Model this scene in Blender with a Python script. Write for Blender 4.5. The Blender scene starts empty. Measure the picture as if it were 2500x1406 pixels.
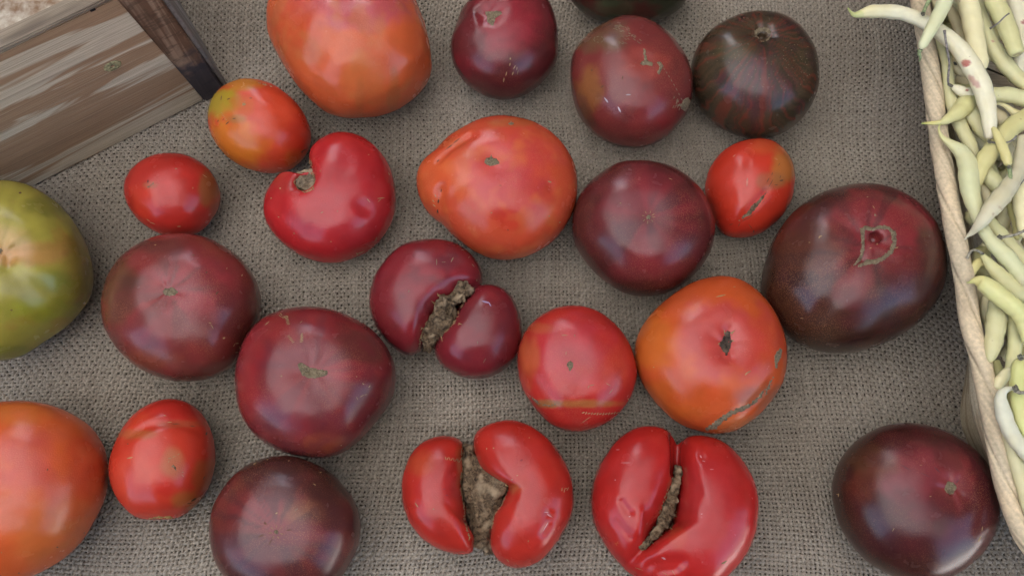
import bpy, math, random
import numpy as np
from mathutils import Vector, noise, geometry
from mathutils.bvhtree import BVHTree
R = math.radians
random.seed(7); np.random.seed(7)
S = bpy.context.scene
C = S.collection

# ---------------------------------------------------------------- camera
H, TILT, FPX = 0.52, R(18), 1962.0
cam = bpy.data.cameras.new('camera'); co = bpy.data.objects.new('camera', cam); C.objects.link(co)
co.location = (0, 0, H); co.rotation_euler = (TILT, 0, 0)
cam.sensor_width = 36; cam.lens = FPX/2500*36; cam.clip_start = .01; cam.clip_end = 200
cam.dof.use_dof = True; cam.dof.focus_distance = .5; cam.dof.aperture_fstop = 14
S.camera = co
# ---------------------------------------------------------------- sky, sun, exposure
SUN_EL = R(56)
w = bpy.data.worlds.new('World'); S.world = w; w.use_nodes = True
wn = w.node_tree.nodes; bg = wn['Background']
sky = wn.new('ShaderNodeTexSky'); sky.sky_type = 'NISHITA'; sky.sun_disc = False
sky.sun_elevation = SUN_EL; sky.sun_rotation = R(-30); sky.air_density = 1.0; sky.dust_density = 3.0; sky.ozone_density = 1.0
w.node_tree.links.new(sky.outputs[0], bg.inputs[0]); bg.inputs[1].default_value = .13
sl = bpy.data.lights.new('sun', 'SUN'); sl.energy = 5.0; sl.angle = R(.5); sl.color = (1, .95, .88)
so = bpy.data.objects.new('sun', sl); C.objects.link(so)
so.rotation_euler = (R(34), 0, R(150))
S.view_settings.view_transform = 'Standard'; S.view_settings.look = 'None'
S.view_settings.exposure = 2.28; S.view_settings.gamma = 1
S.cycles.max_bounces = 6; S.cycles.diffuse_bounces = 2; S.cycles.glossy_bounces = 3
S.cycles.use_denoising = True

# ---------------------------------------------------------------- helpers
ca, sa = math.cos(TILT), math.sin(TILT)
def P(u, v, z=0.0):
    x = (u-1250)/FPX; y = (703-v)/FPX
    wy = y*ca+sa; wz = y*sa-ca
    t = (H-z)/(-wz)
    return Vector((x*t, wy*t, z))
def ray(u, v):
    x = (u-1250)/FPX; y = (703-v)/FPX
    return Vector((x, y*ca+sa, y*sa-ca)).normalized()
def toPx(a):
    x = a[:, 0]; y = a[:, 1]; z = a[:, 2]-H
    yc = y*ca+z*sa; zc = -y*sa+z*ca
    return np.stack([1250+FPX*x/-zc, 703-FPX*yc/-zc], 1)
def lin(c):
    c = np.array(c, float)/255
    return np.where(c < .04045, c/12.92, ((c+.055)/1.055)**2.4)
def mesh(name, v, f, mat=None, parent=None, smooth=True, col=None, spk=None):
    me = bpy.data.meshes.new(name)
    v = np.asarray(v, np.float32)
    if isinstance(f, np.ndarray):
        n = f.shape[1]; me.vertices.add(len(v)); me.vertices.foreach_set('co', v.ravel())
        me.loops.add(f.size); me.loops.foreach_set('vertex_index', f.astype(np.int32).ravel())
        me.polygons.add(len(f)); me.polygons.foreach_set('loop_start', np.arange(0, f.size, n, dtype=np.int32))
        me.update(calc_edges=True); me.validate()
    else:
        me.from_pydata([tuple(map(float, p)) for p in v], [], f)
    me.polygons.foreach_set('use_smooth', [smooth]*len(me.polygons))
    if col is not None:
        a = me.color_attributes.new('pigment', 'FLOAT_COLOR', 'POINT')
        cc = np.ones((len(v), 4), np.float32); cc[:, :3] = col
        if spk is not None: cc[:, 3] = spk
        a.data.foreach_set('color', cc.ravel())
    o = bpy.data.objects.new(name, me); C.objects.link(o)
    if mat: me.materials.append(mat)
    if parent: o.parent = parent
    return o
def tag(o, label=None, cat=None, group=None, kind=None):
    for k, x in (('label', label), ('category', cat), ('group', group), ('kind', kind)):
        if x: o[k] = x
    return o
def empty(name, loc=(0, 0, 0)):
    o = bpy.data.objects.new(name, None); C.objects.link(o); o.location = loc; o.empty_display_size = .01
    return o
def adopt(child, par):          # child built in world coordinates
    child.parent = par; child.location = child.location-par.location
def box(name, cen, ax, ay, az, mat, parent=None, bev=.0008, uvw=None):
    """box with half-extent vectors ax, ay, az, slightly bevelled"""
    import bmesh
    bm = bmesh.new(); bmesh.ops.create_cube(bm, size=2)
    lx, ly, lz = ax.length, ay.length, az.length
    for p in bm.verts: p.co = Vector((p.co.x*lx, p.co.y*ly, p.co.z*lz))
    if bev: bmesh.ops.bevel(bm, geom=bm.edges[:], offset=bev, segments=2, affect='EDGES')
    me = bpy.data.meshes.new(name); bm.to_mesh(me); bm.free()
    me.polygons.foreach_set('use_smooth', [False]*len(me.polygons))
    o = bpy.data.objects.new(name, me); C.objects.link(o); me.materials.append(mat)
    from mathutils import Matrix
    m = Matrix((ax.normalized(), ay.normalized(), az.normalized())).transposed().to_4x4(); m.translation = cen
    o.matrix_world = m
    if parent:
        o.parent = parent
        m2 = m.copy(); m2.translation = cen-parent.location; o.matrix_basis = m2
    return o
class N:
    """small node-graph helper"""
    def __init__(s, name):
        s.m = bpy.data.materials.new(name); s.m.use_nodes = True; s.t = s.m.node_tree
        s.b = s.t.nodes['Principled BSDF']
    def n(s, typ, ins=None, **kw):
        x = s.t.nodes.new('ShaderNode'+typ)
        for k, val in kw.items(): setattr(x, k, val)
        for k, val in (ins or {}).items(): s.l(val, x.inputs[k])
        return x
    def l(s, a, b):
        if hasattr(a, 'is_output') or isinstance(a, bpy.types.NodeSocket): s.t.links.new(a, b)
        elif isinstance(a, bpy.types.Node): s.t.links.new(a.outputs[0], b)
        else: b.default_value = a
    def mix(s, fac, a, b, mode='MIX'):
        x = s.t.nodes.new('ShaderNodeMix'); x.data_type = 'RGBA'; x.blend_type = mode
        s.l(fac, x.inputs[0]); s.l(a, x.inputs[6]); s.l(b, x.inputs[7]); return x.outputs[2]
    def mr(s, v, a, b, c=0., d=1.):
        return s.n('MapRange', {0: v, 1: a, 2: b, 3: c, 4: d}).outputs[0]
    def coord(s, scale=(1, 1, 1), which='Object'):
        tc = s.n('TexCoord'); mp = s.n('Mapping', {'Vector': tc.outputs[which], 'Scale': scale}); return mp.outputs[0]
    def noise(s, vec, scale, detail=3, rough=.5, dist=0):
        return s.n('TexNoise', {'Vector': vec, 'Scale': scale, 'Detail': detail, 'Roughness': rough, 'Distortion': dist}).outputs[0]
    def bump(s, h, dist, strength=1., normal=None):
        x = s.n('Bump', {'Height': h, 'Distance': dist, 'Strength': strength})
        if normal is not None: s.l(normal, x.inputs['Normal'])
        return x.outputs[0]
    def set(s, **kw):
        for k, val in kw.items(): s.l(val, s.b.inputs[k.replace('_', ' ')])
        return s.m
def rgb(*c): return tuple(lin(c))+(1,)

# ---------------------------------------------------------------- materials
def skin_mat():
    g = N('tomato_skin'); v = g.coord()
    at = g.n('VertexColor', layer_name='pigment')
    vor = g.n('TexVoronoi', {'Vector': v, 'Scale': 1500.0, 'Randomness': 1.0})
    dots = g.mr(vor.outputs['Distance'], .42, .12)
    amt = g.mr(g.noise(v, 40., 3), .35, .65)
    f = g.n('Math', {0: dots, 1: amt}, operation='MULTIPLY')
    f2 = g.n('Math', {0: f, 1: at.outputs['Alpha']}, operation='MULTIPLY')
    gold = g.mix(.32, at.outputs[0], rgb(215, 150, 100))
    c = g.mix(f2, at.outputs[0], gold)
    mott = g.mr(g.noise(v, 55., 4, .6), .3, .7, .90, 1.09)
    c = g.mix(1.0, c, g.n('CombineColor', {0: mott, 1: mott, 2: mott}).outputs[0], 'MULTIPLY')
    nf = g.noise(v, 1400., 2)
    sm = g.mr(g.noise(v, 70., 3), .3, .7, .17, .29)
    b2 = g.bump(nf, .00012, .7)
    return g.set(Base_Color=c, Roughness=sm, Normal=b2, Specular_IOR_Level=.43,
                 Coat_Weight=.08, Coat_Roughness=.12)
def cork_mat(name, c1, c2, c3, sc=350., bd=.0009):
    g = N(name); v = g.coord()
    n1 = g.noise(v, sc, 4, .65, .8); n2 = g.noise(v, sc*.3, 3)
    c = g.mix(g.mr(n1, .35, .65), rgb(*c1), rgb(*c2)); c = g.mix(g.mr(n2, .5, .68), c, rgb(*c3))
    return g.set(Base_Color=c, Roughness=.85, Specular_IOR_Level=.25, Normal=g.bump(n1, bd, 1.))
def bean_mat():
    g = N('wax_bean_skin'); v = g.coord()
    at = g.n('VertexColor', layer_name='pigment')
    oi = g.n('ObjectInfo')
    c = g.mix(g.mr(oi.outputs['Random'], 0, 1, 0, .4), at.outputs[0], rgb(248, 236, 188))
    c = g.mix(g.mr(g.noise(v, 60., 3), .45, .75, 0, .4), c, rgb(224, 206, 148))
    c = g.mix(g.mr(g.noise(v, 260., 2), .74, .79, 0, .6), c, rgb(176, 150, 110))
    return g.set(Base_Color=c, Roughness=.42, Specular_IOR_Level=.45, Normal=g.bump(g.noise(v, 300., 3), .0003, .5),
                 Subsurface_Weight=.2, Subsurface_Radius=(1., .9, .5), Subsurface_Scale=.003)
def jute_mat():
    g = N('jute_thread'); v = g.coord()
    big = g.noise(v, 9., 3); fine = g.noise(v, 900., 3, .6); mid = g.noise(g.coord((1, .06, 1)), 420., 2); mid2 = g.noise(g.coord((.06, 1, 1)), 420., 2)
    c = g.mix(g.mr(fine, .3, .7), rgb(114, 102, 88), rgb(188, 175, 157))
    c = g.mix(g.mr(mid, .42, .66, 0, .30), c, rgb(184, 174, 157)); c = g.mix(g.mr(mid2, .55, .78, 0, .25), c, rgb(96, 85, 73))
    c = g.mix(g.mr(big, .35, .7, 0, .35), c, rgb(120, 109, 96))
    return g.set(Base_Color=c, Roughness=.9, Specular_IOR_Level=.15, Normal=g.bump(fine, .0005, .8))
def wood_mat(name, pale, brown, dark, axis=(6, 90, 90), seed=0., stain=None, band=7.):
    g = N(name)
    tc = g.n('TexCoord'); mp = g.n('Mapping', {'Vector': tc.outputs['Object'], 'Scale': axis, 'Location': (seed, seed*.7, seed*.3)}); v = mp.outputs[0]
    n1 = g.noise(v, 1., 5, .6, .6)
    n2 = g.noise(g.n('Mapping', {'Vector': v, 'Scale': (.35, .3, .3)}), 1., 4, .55, 1.2)
    fib = g.noise(g.n('Mapping', {'Vector': v, 'Scale': (1.2, 9, 9)}), 1., 3, .7)
    c = g.mix(g.mr(n2, .475, .525), rgb(*pale), rgb(*brown))
    c = g.mix(g.mr(n1, .5, .8, 0, .55), c, rgb(*dark))
    c = g.mix(g.mr(fib, .5, .75, 0, .5), c, rgb(*[x*.72 for x in brown]))
    c = g.mix(g.mr(fib, .2, .42, .35, 0), c, rgb(*[min(255, x*1.12) for x in pale]))
    line = g.noise(g.n('Mapping', {'Vector': v, 'Scale': (.5, 30, 30)}), 1., 2., .8)
    c = g.mix(g.mr(line, .52, .62, 0, .45), c, rgb(*[x*.6 for x in brown]))
    if stain: c = g.mix(stain(g, tc), c, rgb(48, 50, 58))
    return g.set(Base_Color=c, Roughness=.7, Specular_IOR_Level=.3, Normal=g.bump(g.mix(.5, n1, fib), .0008, .7))
def plain_mat(name, c, rough=.8, sc=200., var=.25, bd=.0004, c2=None):
    g = N(name); v = g.coord(); n = g.noise(v, sc, 4, .6)
    d = c2 or tuple(x*(1-var) for x in c)
    return g.set(Base_Color=g.mix(g.mr(n, .35, .65), rgb(*c), rgb(*d)), Roughness=rough, Normal=g.bump(n, bd, .7), Specular_IOR_Level=.3)
SKIN = skin_mat()
CORK_G = cork_mat('grey_cork', (152, 134, 106), (84, 70, 52), (126, 112, 86), 800., .0010)
CORK_B = cork_mat('brown_cork', (142, 118, 90), (54, 41, 30), (172, 150, 120), 420., .0022)
CORK_D = cork_mat('dark_cork', (88, 74, 62), (44, 36, 30), (112, 96, 78), 300., .0016)
HOLE = plain_mat('hole_shade', (60, 25, 25), .6)
TICK = plain_mat('pale_scratch', (178, 146, 100), .8)
SPOT = plain_mat('dark_speck', (98, 60, 36), .8)
BEAN = bean_mat(); JUTE = jute_mat()
STEM = plain_mat('dry_bean_stem', (190, 180, 156), .8, 500., .4)
CALYX = plain_mat('bean_calyx', (134, 128, 108), .85, 700., .4)
def rope_mat():
    g = N('basket_rim_fibre'); v = g.coord(); at = g.n('VertexColor', layer_name='pigment')
    m = g.mr(g.noise(v, 500., 4, .6), .3, .7, .82, 1.12)
    c = g.mix(1.0, at.outputs[0], g.n('CombineColor', {0: m, 1: m, 2: m}).outputs[0], 'MULTIPLY')
    c = g.mix(g.mr(g.noise(v, 45., 3), .6, .75, 0, .4), c, rgb(160, 136, 108))
    return g.set(Base_Color=c, Roughness=.65, Specular_IOR_Level=.35, Normal=g.bump(g.noise(v, 420., 3), .0003, .5))
ROPE = rope_mat()

# ---------------------------------------------------------------- the unseen tent roof and added panels that shape the light
def canopy():
    """market tent roof of translucent cloth, plus dark panels added with gaps to shape highlights and shade"""
    g = N('canopy_cloth')
    tr = g.n('BsdfTranslucent', {'Color': (.80, .82, .84, 1)}); df = g.n('BsdfDiffuse', {'Color': (.45, .46, .48, 1)})
    xyz = g.n('SeparateXYZ', {0: g.coord((1, 1, 1))})
    fx = g.mr(xyz.outputs[0], -.35, .75, .36, .02); fy = g.mr(xyz.outputs[1], .5, 1.7, 1., .1)  # translucency graded so less light falls from the right and back
    fm = g.n('Math', {0: fx, 1: fy}, operation='MULTIPLY'); fold = g.mr(g.noise(g.coord((1, 1, .1)), 2.6, 3), .3, .7, .72, 1.25)
    fac = g.n('Math', {0: fm, 1: fold}, operation='MULTIPLY')
    mx = g.n('MixShader', {0: fac, 1: df.outputs[0], 2: tr.outputs[0]})
    g.t.links.new(mx.outputs[0], g.t.nodes['Material Output'].inputs[0])
    x0, x1, y0, y1, z = -1.35, 1.35, -1.1, 1.9, 1.45
    vs, fs = [], []
    n = 12
    for j in range(n+1):
        for i in range(n+1):
            a, b = i/n, j/n
            vs.append((x0+(x1-x0)*a, y0+(y1-y0)*b, z+.35*(1-abs(2*a-1))-.03*math.sin(a*math.pi*4)**2))
    for j in range(n):
        for i in range(n):
            k = j*(n+1)+i; fs.append((k, k+1, k+n+2, k+n+1))
    o = mesh('canopy_roof', vs, fs, g.m); tag(o, kind='structure')
    side = plain_mat('blocker_cloth', (84, 84, 88), .9)
    def panel(a, b, zt, zb):  # unseen dark panel, added to block and shape the light
        vs, fs = [], []
        for i in range(21):
            t = i/20; x = a[0]+(b[0]-a[0])*t; y = a[1]+(b[1]-a[1])*t; wv = .012*math.sin(i*1.9)
            vs += [(x+wv, y+wv, zb), (x+wv, y+wv, zt)]
            if i: fs.append((2*i-2, 2*i, 2*i+1, 2*i-1))
        tag(mesh('added_blocker', vs, fs, side), kind='structure')
    LO, HI = .26, 1.47
    for a, b, zt, zb in [
        ((x0, y1), (x1, y1), .62, -.7), ((x0, y1), (-.62, y1), HI, .62), ((-.25, y1), (x1, y1), HI, .62),          # back, one gap left of the middle
        ((x0, y1), (x0, -.35), HI, -.7), ((x1, y1), (x1, -.05), HI, -.7),                                       # left and right
        ((x0, -.35), (x0, y0), .22, -.7), ((x0, y0), (-.55, y0), .22, -.7), ((-.55, y0), (.75, y0), .75, -.7),                                      # front left, open above
        ((-.36, -.50), (.44, -.50), .95, -.7), ((.74, .95), (.74, -.03), 1.25, -.7), ((.74, .95), (-.05, .98), 1.25, -.7)]:                                                                 # added: a stand-in for an onlooker's body, two panels darkening the right
        panel(a, b, zt, zb)
    gr = mesh('ground', [(-40, -40, -.75), (40, -40, -.75), (40, 40, -.75), (-40, 40, -.75)], [(0, 1, 2, 3)], plain_mat('pale_ground', (232, 229, 224), .9, 3.)); tag(gr, kind='structure')
canopy()

# ---------------------------------------------------------------- table and burlap
tb = box('table', Vector((-.05, .33, -.045)), Vector((.68, 0, 0)), Vector((0, .46, 0)), Vector((0, 0, .02)), plain_mat('table_wood', (90, 72, 56), .8, 40.))
tag(tb, kind='structure')
def bumpz(x, y):
    z = .0016*np.sin(x*23+1.3*np.sin(y*17)+.6)*np.sin(y*19+.9) + .0009*np.sin(x*51+y*33)
    ridge = np.exp(-((x-.268-.05*np.sin(y*9))/.02)**2)*.003*(1/(1+np.exp(-(y-.02)*60)))
    return z-.0015+ridge*.6
def burlap():
    root = tag(empty('burlap_cloth', (0, .2, 0)), 'taupe woven burlap cloth spread flat under all the tomatoes', 'cloth')
    # closely woven ground under the threads
    xs = np.linspace(-.73, .63, 91); ys = np.linspace(-.13, .79, 55)
    X, Y = np.meshgrid(xs, ys); V = np.stack([X, Y-.2, bumpz(X, Y)-.0016], -1).reshape(-1, 3)
    k = (np.arange(54)[:, None]*91+np.arange(90)[None]).ravel()
    sh = mesh('backing', V, np.stack([k, k+1, k+92, k+91], 1), plain_mat('burlap_backing', (98, 86, 73), .95, 600., .4), root)
    x0, x1, y0, y1 = -.47, .50, -.075, .455
    p = .00262
    nx, ny = int((x1-x0)/p), int((y1-y0)/p)
    rs = np.random.RandomState(3)
    jx = np.cumsum(rs.normal(0, .00012, nx)); jx -= np.linspace(jx[0], jx[-1], nx); jx += rs.normal(0, .00012, nx)
    jy = np.cumsum(rs.normal(0, .00012, ny)); jy -= np.linspace(jy[0], jy[-1], ny); jy += rs.normal(0, .00012, ny)
    wx = p*.39*(1+rs.normal(0, .12, nx)); wy = p*.375*(1+rs.normal(0, .13, ny))
    def warp(a, b):
        X = x0+a; Y = y0+b
        th = -.035*np.tanh(X*4)+.02
        dx = .006*np.sin(Y*13+X*4+.5)+th*(Y-.2)+.0035*np.sin(Y*31+X*9)
        dy = .007*np.sin(X*10+Y*5+1.)+.012*np.exp(-((X-.24)/.08)**2)*np.sin((Y-.05)*14)+.002*np.sin(X*37)
        return X+dx, Y+dy
    def threads(n, m, pos, wid, across, par):
        # n threads each with m crossings; 2 samples per crossing
        q = np.arange(m*2)/2.
        A = np.repeat(((np.arange(n)+.5)*p+pos)[:, None], m*2, 1)
        nz = rs.normal(0, .00010, (n, m*2)); A = A+nz
        Bc = np.repeat(((q+.5)*p)[None], n, 0)
        hh = np.cos(math.pi*(q[None]+np.arange(n)[:, None]+par))*.00080
        W = np.repeat(wid[:, None], m*2, 1)*(1+rs.normal(0, .13, (n, m*2)))*(1+.14*np.cos(2*math.pi*q)[None])
        offs = np.array([-1, -.5, .5, 1.]); hz = np.array([-.85, .35, .35, -.85])*.00095
        AA = A[..., None]+W[..., None]*offs; BB = np.repeat(Bc[..., None], 4, -1); ZZ = hh[..., None]+hz+rs.normal(0, .00006, hh.shape)[..., None]
        X, Y = warp(AA, BB) if across == 'x' else warp(BB, AA)
        Z = ZZ+bumpz(X, Y)
        V = np.stack([X, Y-.2, Z], -1).reshape(-1, 3)
        base = (np.arange(n)[:, None, None]*m*2+np.arange(m*2-1)[None, :, None])*4+np.arange(3)[None, None]
        base = base.ravel(); F = np.stack([base, base+1, base+5, base+4], 1)
        if across == 'x': F = F
        else: F = F[:, ::-1]
        return V, F
    V, F = threads(nx, ny, jx, wx, 'x', 0)
    a = mesh('warp_thread', V, F, JUTE, root); a['kind'] = 'stuff'
    V, F = threads(ny, nx, jy, wy, 'y', 1)
    b = mesh('weft_thread', V, F, JUTE, root); b['kind'] = 'stuff'
    # dark lint caught in the weave
    lv, lf = [], []
    for i in range(70):
        u, v_ = rs.uniform(0, 2500), rs.uniform(0, 1406)
        c = P(u, v_, .0004); L = rs.uniform(.0005, .0022); an = rs.uniform(0, 6.3)
        d = Vector((math.cos(an), math.sin(an), 0))*L; s = Vector((-d.y, d.x, 0)).normalized()*.0003
        k = len(lv)
        for q in (c-d, c+s, c+d, c-s, c+Vector((0, 0, .0004))): lv.append((q.x, q.y-.2, q.z+.0004))
        lf += [(k, k+1, k+4), (k+1, k+2, k+4), (k+2, k+3, k+4), (k+3, k, k+4)]
    l = mesh('lint', lv, lf, plain_mat('lint', (66, 50, 38), .9), root); l['kind'] = 'stuff'
    fv, ff = [], []                      # loose fibres standing off the weave
    for i in range(150):
        u, v_ = rs.uniform(0, 2400), rs.uniform(0, 1406); c = P(u, v_, .001); an = rs.uniform(0, 6.3); cv = rs.uniform(-2.5, 2.5); L = rs.uniform(.003, .010); q = Vector((c.x, c.y-.2, .0012)); k0 = len(fv)
        for t in range(6):
            d = Vector((math.cos(an+cv*t/5), math.sin(an+cv*t/5), 0)); s_ = Vector((-d.y, d.x, 0))*.00009; z = Vector((0, 0, .0010*math.sin(t/5*3.1)))
            fv += [q-s_+z, q+s_+z+Vector((0, 0, .00008))]; q = q+d*L/5
            if t: ff.append((k0+2*t-2, k0+2*t-1, k0+2*t+1, k0+2*t))
    l = mesh('loose_fibre', fv, ff, plain_mat('fibre', (196, 180, 152), .8), root); l['kind'] = 'stuff'
burlap()

# ---------------------------------------------------------------- implicit tomatoes
def smin(a, b, k):
    h = np.maximum(k-np.abs(a-b), 0)/k
    return np.minimum(a, b)-h*h*k*.25
class Lobe:
    def __init__(s, pts, asp=.82, n=2.25, flat=.9, cen=None, sm=5., lift=0., pn=2.):
        pts = np.array(pts, float)
        c = np.array(cen if cen else (pts.min(0)+pts.max(0))/2, float)
        hb = .035
        for _ in range(3):
            zc = hb+lift; Cw = P(c[0], c[1], zc)
            W = np.array([list(P(a, b, zc)-Cw)[:2] for a, b in pts])
            r0 = np.hypot(W[:, 0], W[:, 1]).mean()
            tanp = math.hypot(Cw.x, Cw.y)/(H-zc); sin2 = tanp**2/(1+tanp**2)
            rm = r0*(.5+.5*math.sqrt(1-sin2))
            hb = asp*rm*flat
        d = np.array([Cw.x, Cw.y]); d /= (np.linalg.norm(d)+1e-9)
        k = math.sqrt(1-asp*asp*sin2)
        rad = W@d; W = W+np.outer(rad*(k-1), d)
        th = np.arctan2(W[:, 1], W[:, 0]); rr = np.hypot(W[:, 0], W[:, 1])
        o = np.argsort(th); th, rr = th[o], rr[o]
        g = np.linspace(-math.pi, math.pi, 1441)[:-1]
        t3 = np.concatenate([th-2*math.pi, th, th+2*math.pi]); r3 = np.concatenate([rr]*3)
        r = np.interp(g, t3, r3)
        kx = np.exp(-.5*((np.arange(-80, 81)*.25)/sm)**2); kx /= kx.sum()
        s.r = np.convolve(np.concatenate([r[-80:], r, r[:80]]), kx, 'valid')
        s.c = Cw; s.zc = zc; s.hb = hb; s.ht = asp*rm; s.n = n; s.rm = float(s.r.mean()); s.pn = pn
        s.bb = (Cw.x-r.max()*1.15, Cw.x+r.max()*1.15, Cw.y-r.max()*1.15, Cw.y+r.max()*1.15, -.004, zc+s.ht*1.2)
    def f(s, x, y, z):
        dx = x-s.c.x; dy = y-s.c.y; rho = np.hypot(dx, dy); th = np.arctan2(dy, dx)
        ii = (th+math.pi)/(2*math.pi)*1440; i0 = np.floor(ii).astype(int); t = ii-i0
        r = s.r[i0 % 1440]*(1-t)+s.r[(i0+1) % 1440]*t
        blend = np.clip(rho/(.45*s.rm), 0, 1); blend = blend*blend*(3-2*blend)
        r = s.rm*(1-blend)+r*blend
        dz = z-s.zc; h = np.where(dz > 0, s.ht, s.hb*1.06)
        q = ((rho/r)**s.n+(np.abs(dz)/h)**s.n)**(1/s.n)
        return (q-1)*min(s.rm, s.ht)
def segdist(x, y, pts):
    if len(pts) == 1: return np.hypot(x-pts[0][0], y-pts[0][1])
    d = None
    for (a, b), (c, e) in zip(pts[:-1], pts[1:]):
        vx, vy = c-a, e-b; t = np.clip(((x-a)*vx+(y-b)*vy)/(vx*vx+vy*vy+1e-12), 0, 1)
        q = np.hypot(x-a-t*vx, y-b-t*vy); d = q if d is None else np.minimum(d, q)
    return d
class Body:
    def __init__(s, lobes, dents=(), pits=(), k=.004):
        s.L = lobes; s.k = k; zt = max(l.zc+l.ht for l in lobes)
        zt2 = lobes[0].zc+lobes[0].ht*.88
        s.d = []
        for pts, wpx, dep in dents:
            s.d.append(([tuple(P(a, b, zt2)[:2]) for a, b in pts], wpx/FPX*(H-zt2)*1.05, dep))
        s.p = []
        for (a, b), rpx, zf in pits:          # pit: px, radius px, depth fraction below top
            z = lobes[0].zc+lobes[0].ht*zf
            s.p.append((P(a, b, z), rpx/FPX*(H-z)*1.05)); s.p.append((P(a, b, z)+Vector((0, 0, -rpx/FPX*(H-z)*.9)), rpx/FPX*(H-z)*.9))
        B = np.array([l.bb for l in lobes]); s.bb = (B[:, 0].min(), B[:, 1].max(), B[:, 2].min(), B[:, 3].max(), -.004, B[:, 5].max())
        s.top = zt
    def f(s, x, y, z):
        up = None
        zz = z
        if s.d:
            g = 1/(1+np.exp(-(z-s.L[0].zc)/.003))
            for pts, wd, dep in s.d:
                q_ = np.exp(-(segdist(x, y, pts)/wd)**2)
                if len(pts) == 1 and dep >= .0028:          # pleats running out of the stem hollow
                    t_ = np.arctan2(y-pts[0][1], x-pts[0][0]); sd = pts[0][0]*90
                    q_ = q_*(1+.10*np.cos(5*t_+sd)+.07*np.cos(8*t_+2*sd)*np.clip(segdist(x, y, pts)/wd*2, 0, 1))
                zz = zz+g*dep*q_
        F = s.L[0].f(x, y, zz)
        for l in s.L[1:]: F = smin(F, l.f(x, y, zz), s.k)
        for c, r in s.p:
            q = r-np.sqrt((x-c.x)**2+(y-c.y)**2+(z-c.z)**2)
            F = -smin(-F, -q, .0016)
        return -smin(-F, z+.0002, .003)        # settles flat on the cloth
def surface_nets(fn, bb, h):
    nx, ny, nz = [max(4, int(math.ceil((bb[2*i+1]-bb[2*i])/h))+2) for i in range(3)]
    ax = [bb[2*i]-h+h*np.arange(n) for i, n in enumerate((nx, ny, nz))]
    X, Y, Z = np.meshgrid(*ax, indexing='ij')
    F = fn(X, Y, Z)
    ins = F < 0
    cnt = np.zeros((nx-1, ny-1, nz-1)); acc = np.zeros((nx-1, ny-1, nz-1, 3))
    sl = lambda d, n: slice(d, n-1+d)
    for axis in range(3):
        for a in (0, 1):
            for b in (0, 1):
                o0 = [0, 0, 0]; oth = [i for i in range(3) if i != axis]
                o0[oth[0]] = a; o0[oth[1]] = b; o1 = list(o0); o1[axis] = 1
                f0 = F[sl(o0[0], nx), sl(o0[1], ny), sl(o0[2], nz)]; f1 = F[sl(o1[0], nx), sl(o1[1], ny), sl(o1[2], nz)]
                m = (f0 < 0) != (f1 < 0)
                t = np.where(m, f0/np.where(m, f0-f1, 1), 0)
                cnt += m
                for i in range(3): acc[..., i] += m*(o0[i]+(t if i == axis else 0))
    act = cnt > 0
    idx = -np.ones(cnt.shape, int); idx[act] = np.arange(act.sum())
    I = np.argwhere(act)
    V = (I+acc[act]/cnt[act][:, None])*h+np.array([a[0] for a in ax])
    faces = []
    for axis in range(3):
        oth = [(axis+1) % 3, (axis+2) % 3]
        a = [slice(0, -1)]*3; b = [slice(0, -1)]*3; b[axis] = slice(1, None)
        f0 = ins[tuple(slice(1, -1) if i != axis else slice(0, -1) for i in range(3))]
        f1 = ins[tuple(slice(1, -1) if i != axis else slice(1, None) for i in range(3))]
        m = f0 != f1
        Q = np.argwhere(m); Q[:, oth[0]] += 1; Q[:, oth[1]] += 1
        sgn = f0[m]
        def g(da, db):
            q = Q.copy(); q[:, oth[0]] -= da; q[:, oth[1]] -= db
            return idx[q[:, 0], q[:, 1], q[:, 2]]
        f = np.stack([g(1, 1), g(0, 1), g(0, 0), g(1, 0)], 1)
        f[~sgn] = f[~sgn][:, ::-1]
        faces.append(f)
    Fc = np.concatenate(faces); Fc = Fc[(Fc >= 0).all(1)]
    for _ in range(2):                      # settle on the surface
        e = h*.25; x, y, z = V.T; f = fn(x, y, z)
        G = np.stack([(fn(x+e, y, z)-fn(x-e, y, z)), (fn(x, y+e, z)-fn(x, y-e, z)), (fn(x, y, z+e)-fn(x, y, z-e))], 1)/(2*e)
        st = f/np.maximum((G**2).sum(1), .05); st = np.clip(st, -h*.35, h*.35)
        V = V-G*st[:, None]
    return V, Fc, G
NV = Vector
def noise3(V, sc, seed, octv=2):
    return np.array([noise.fractal((p[0]*sc+seed, p[1]*sc+seed*.37, p[2]*sc-seed), 1., 2., octv) for p in V])
BVH = {}; MAROON = {'T2', 'T3', 'T4', 'T5', 'T10', 'T12', 'T13', 'T17', 'T18', 'T21', 'T24'}
TOM = {}
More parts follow.
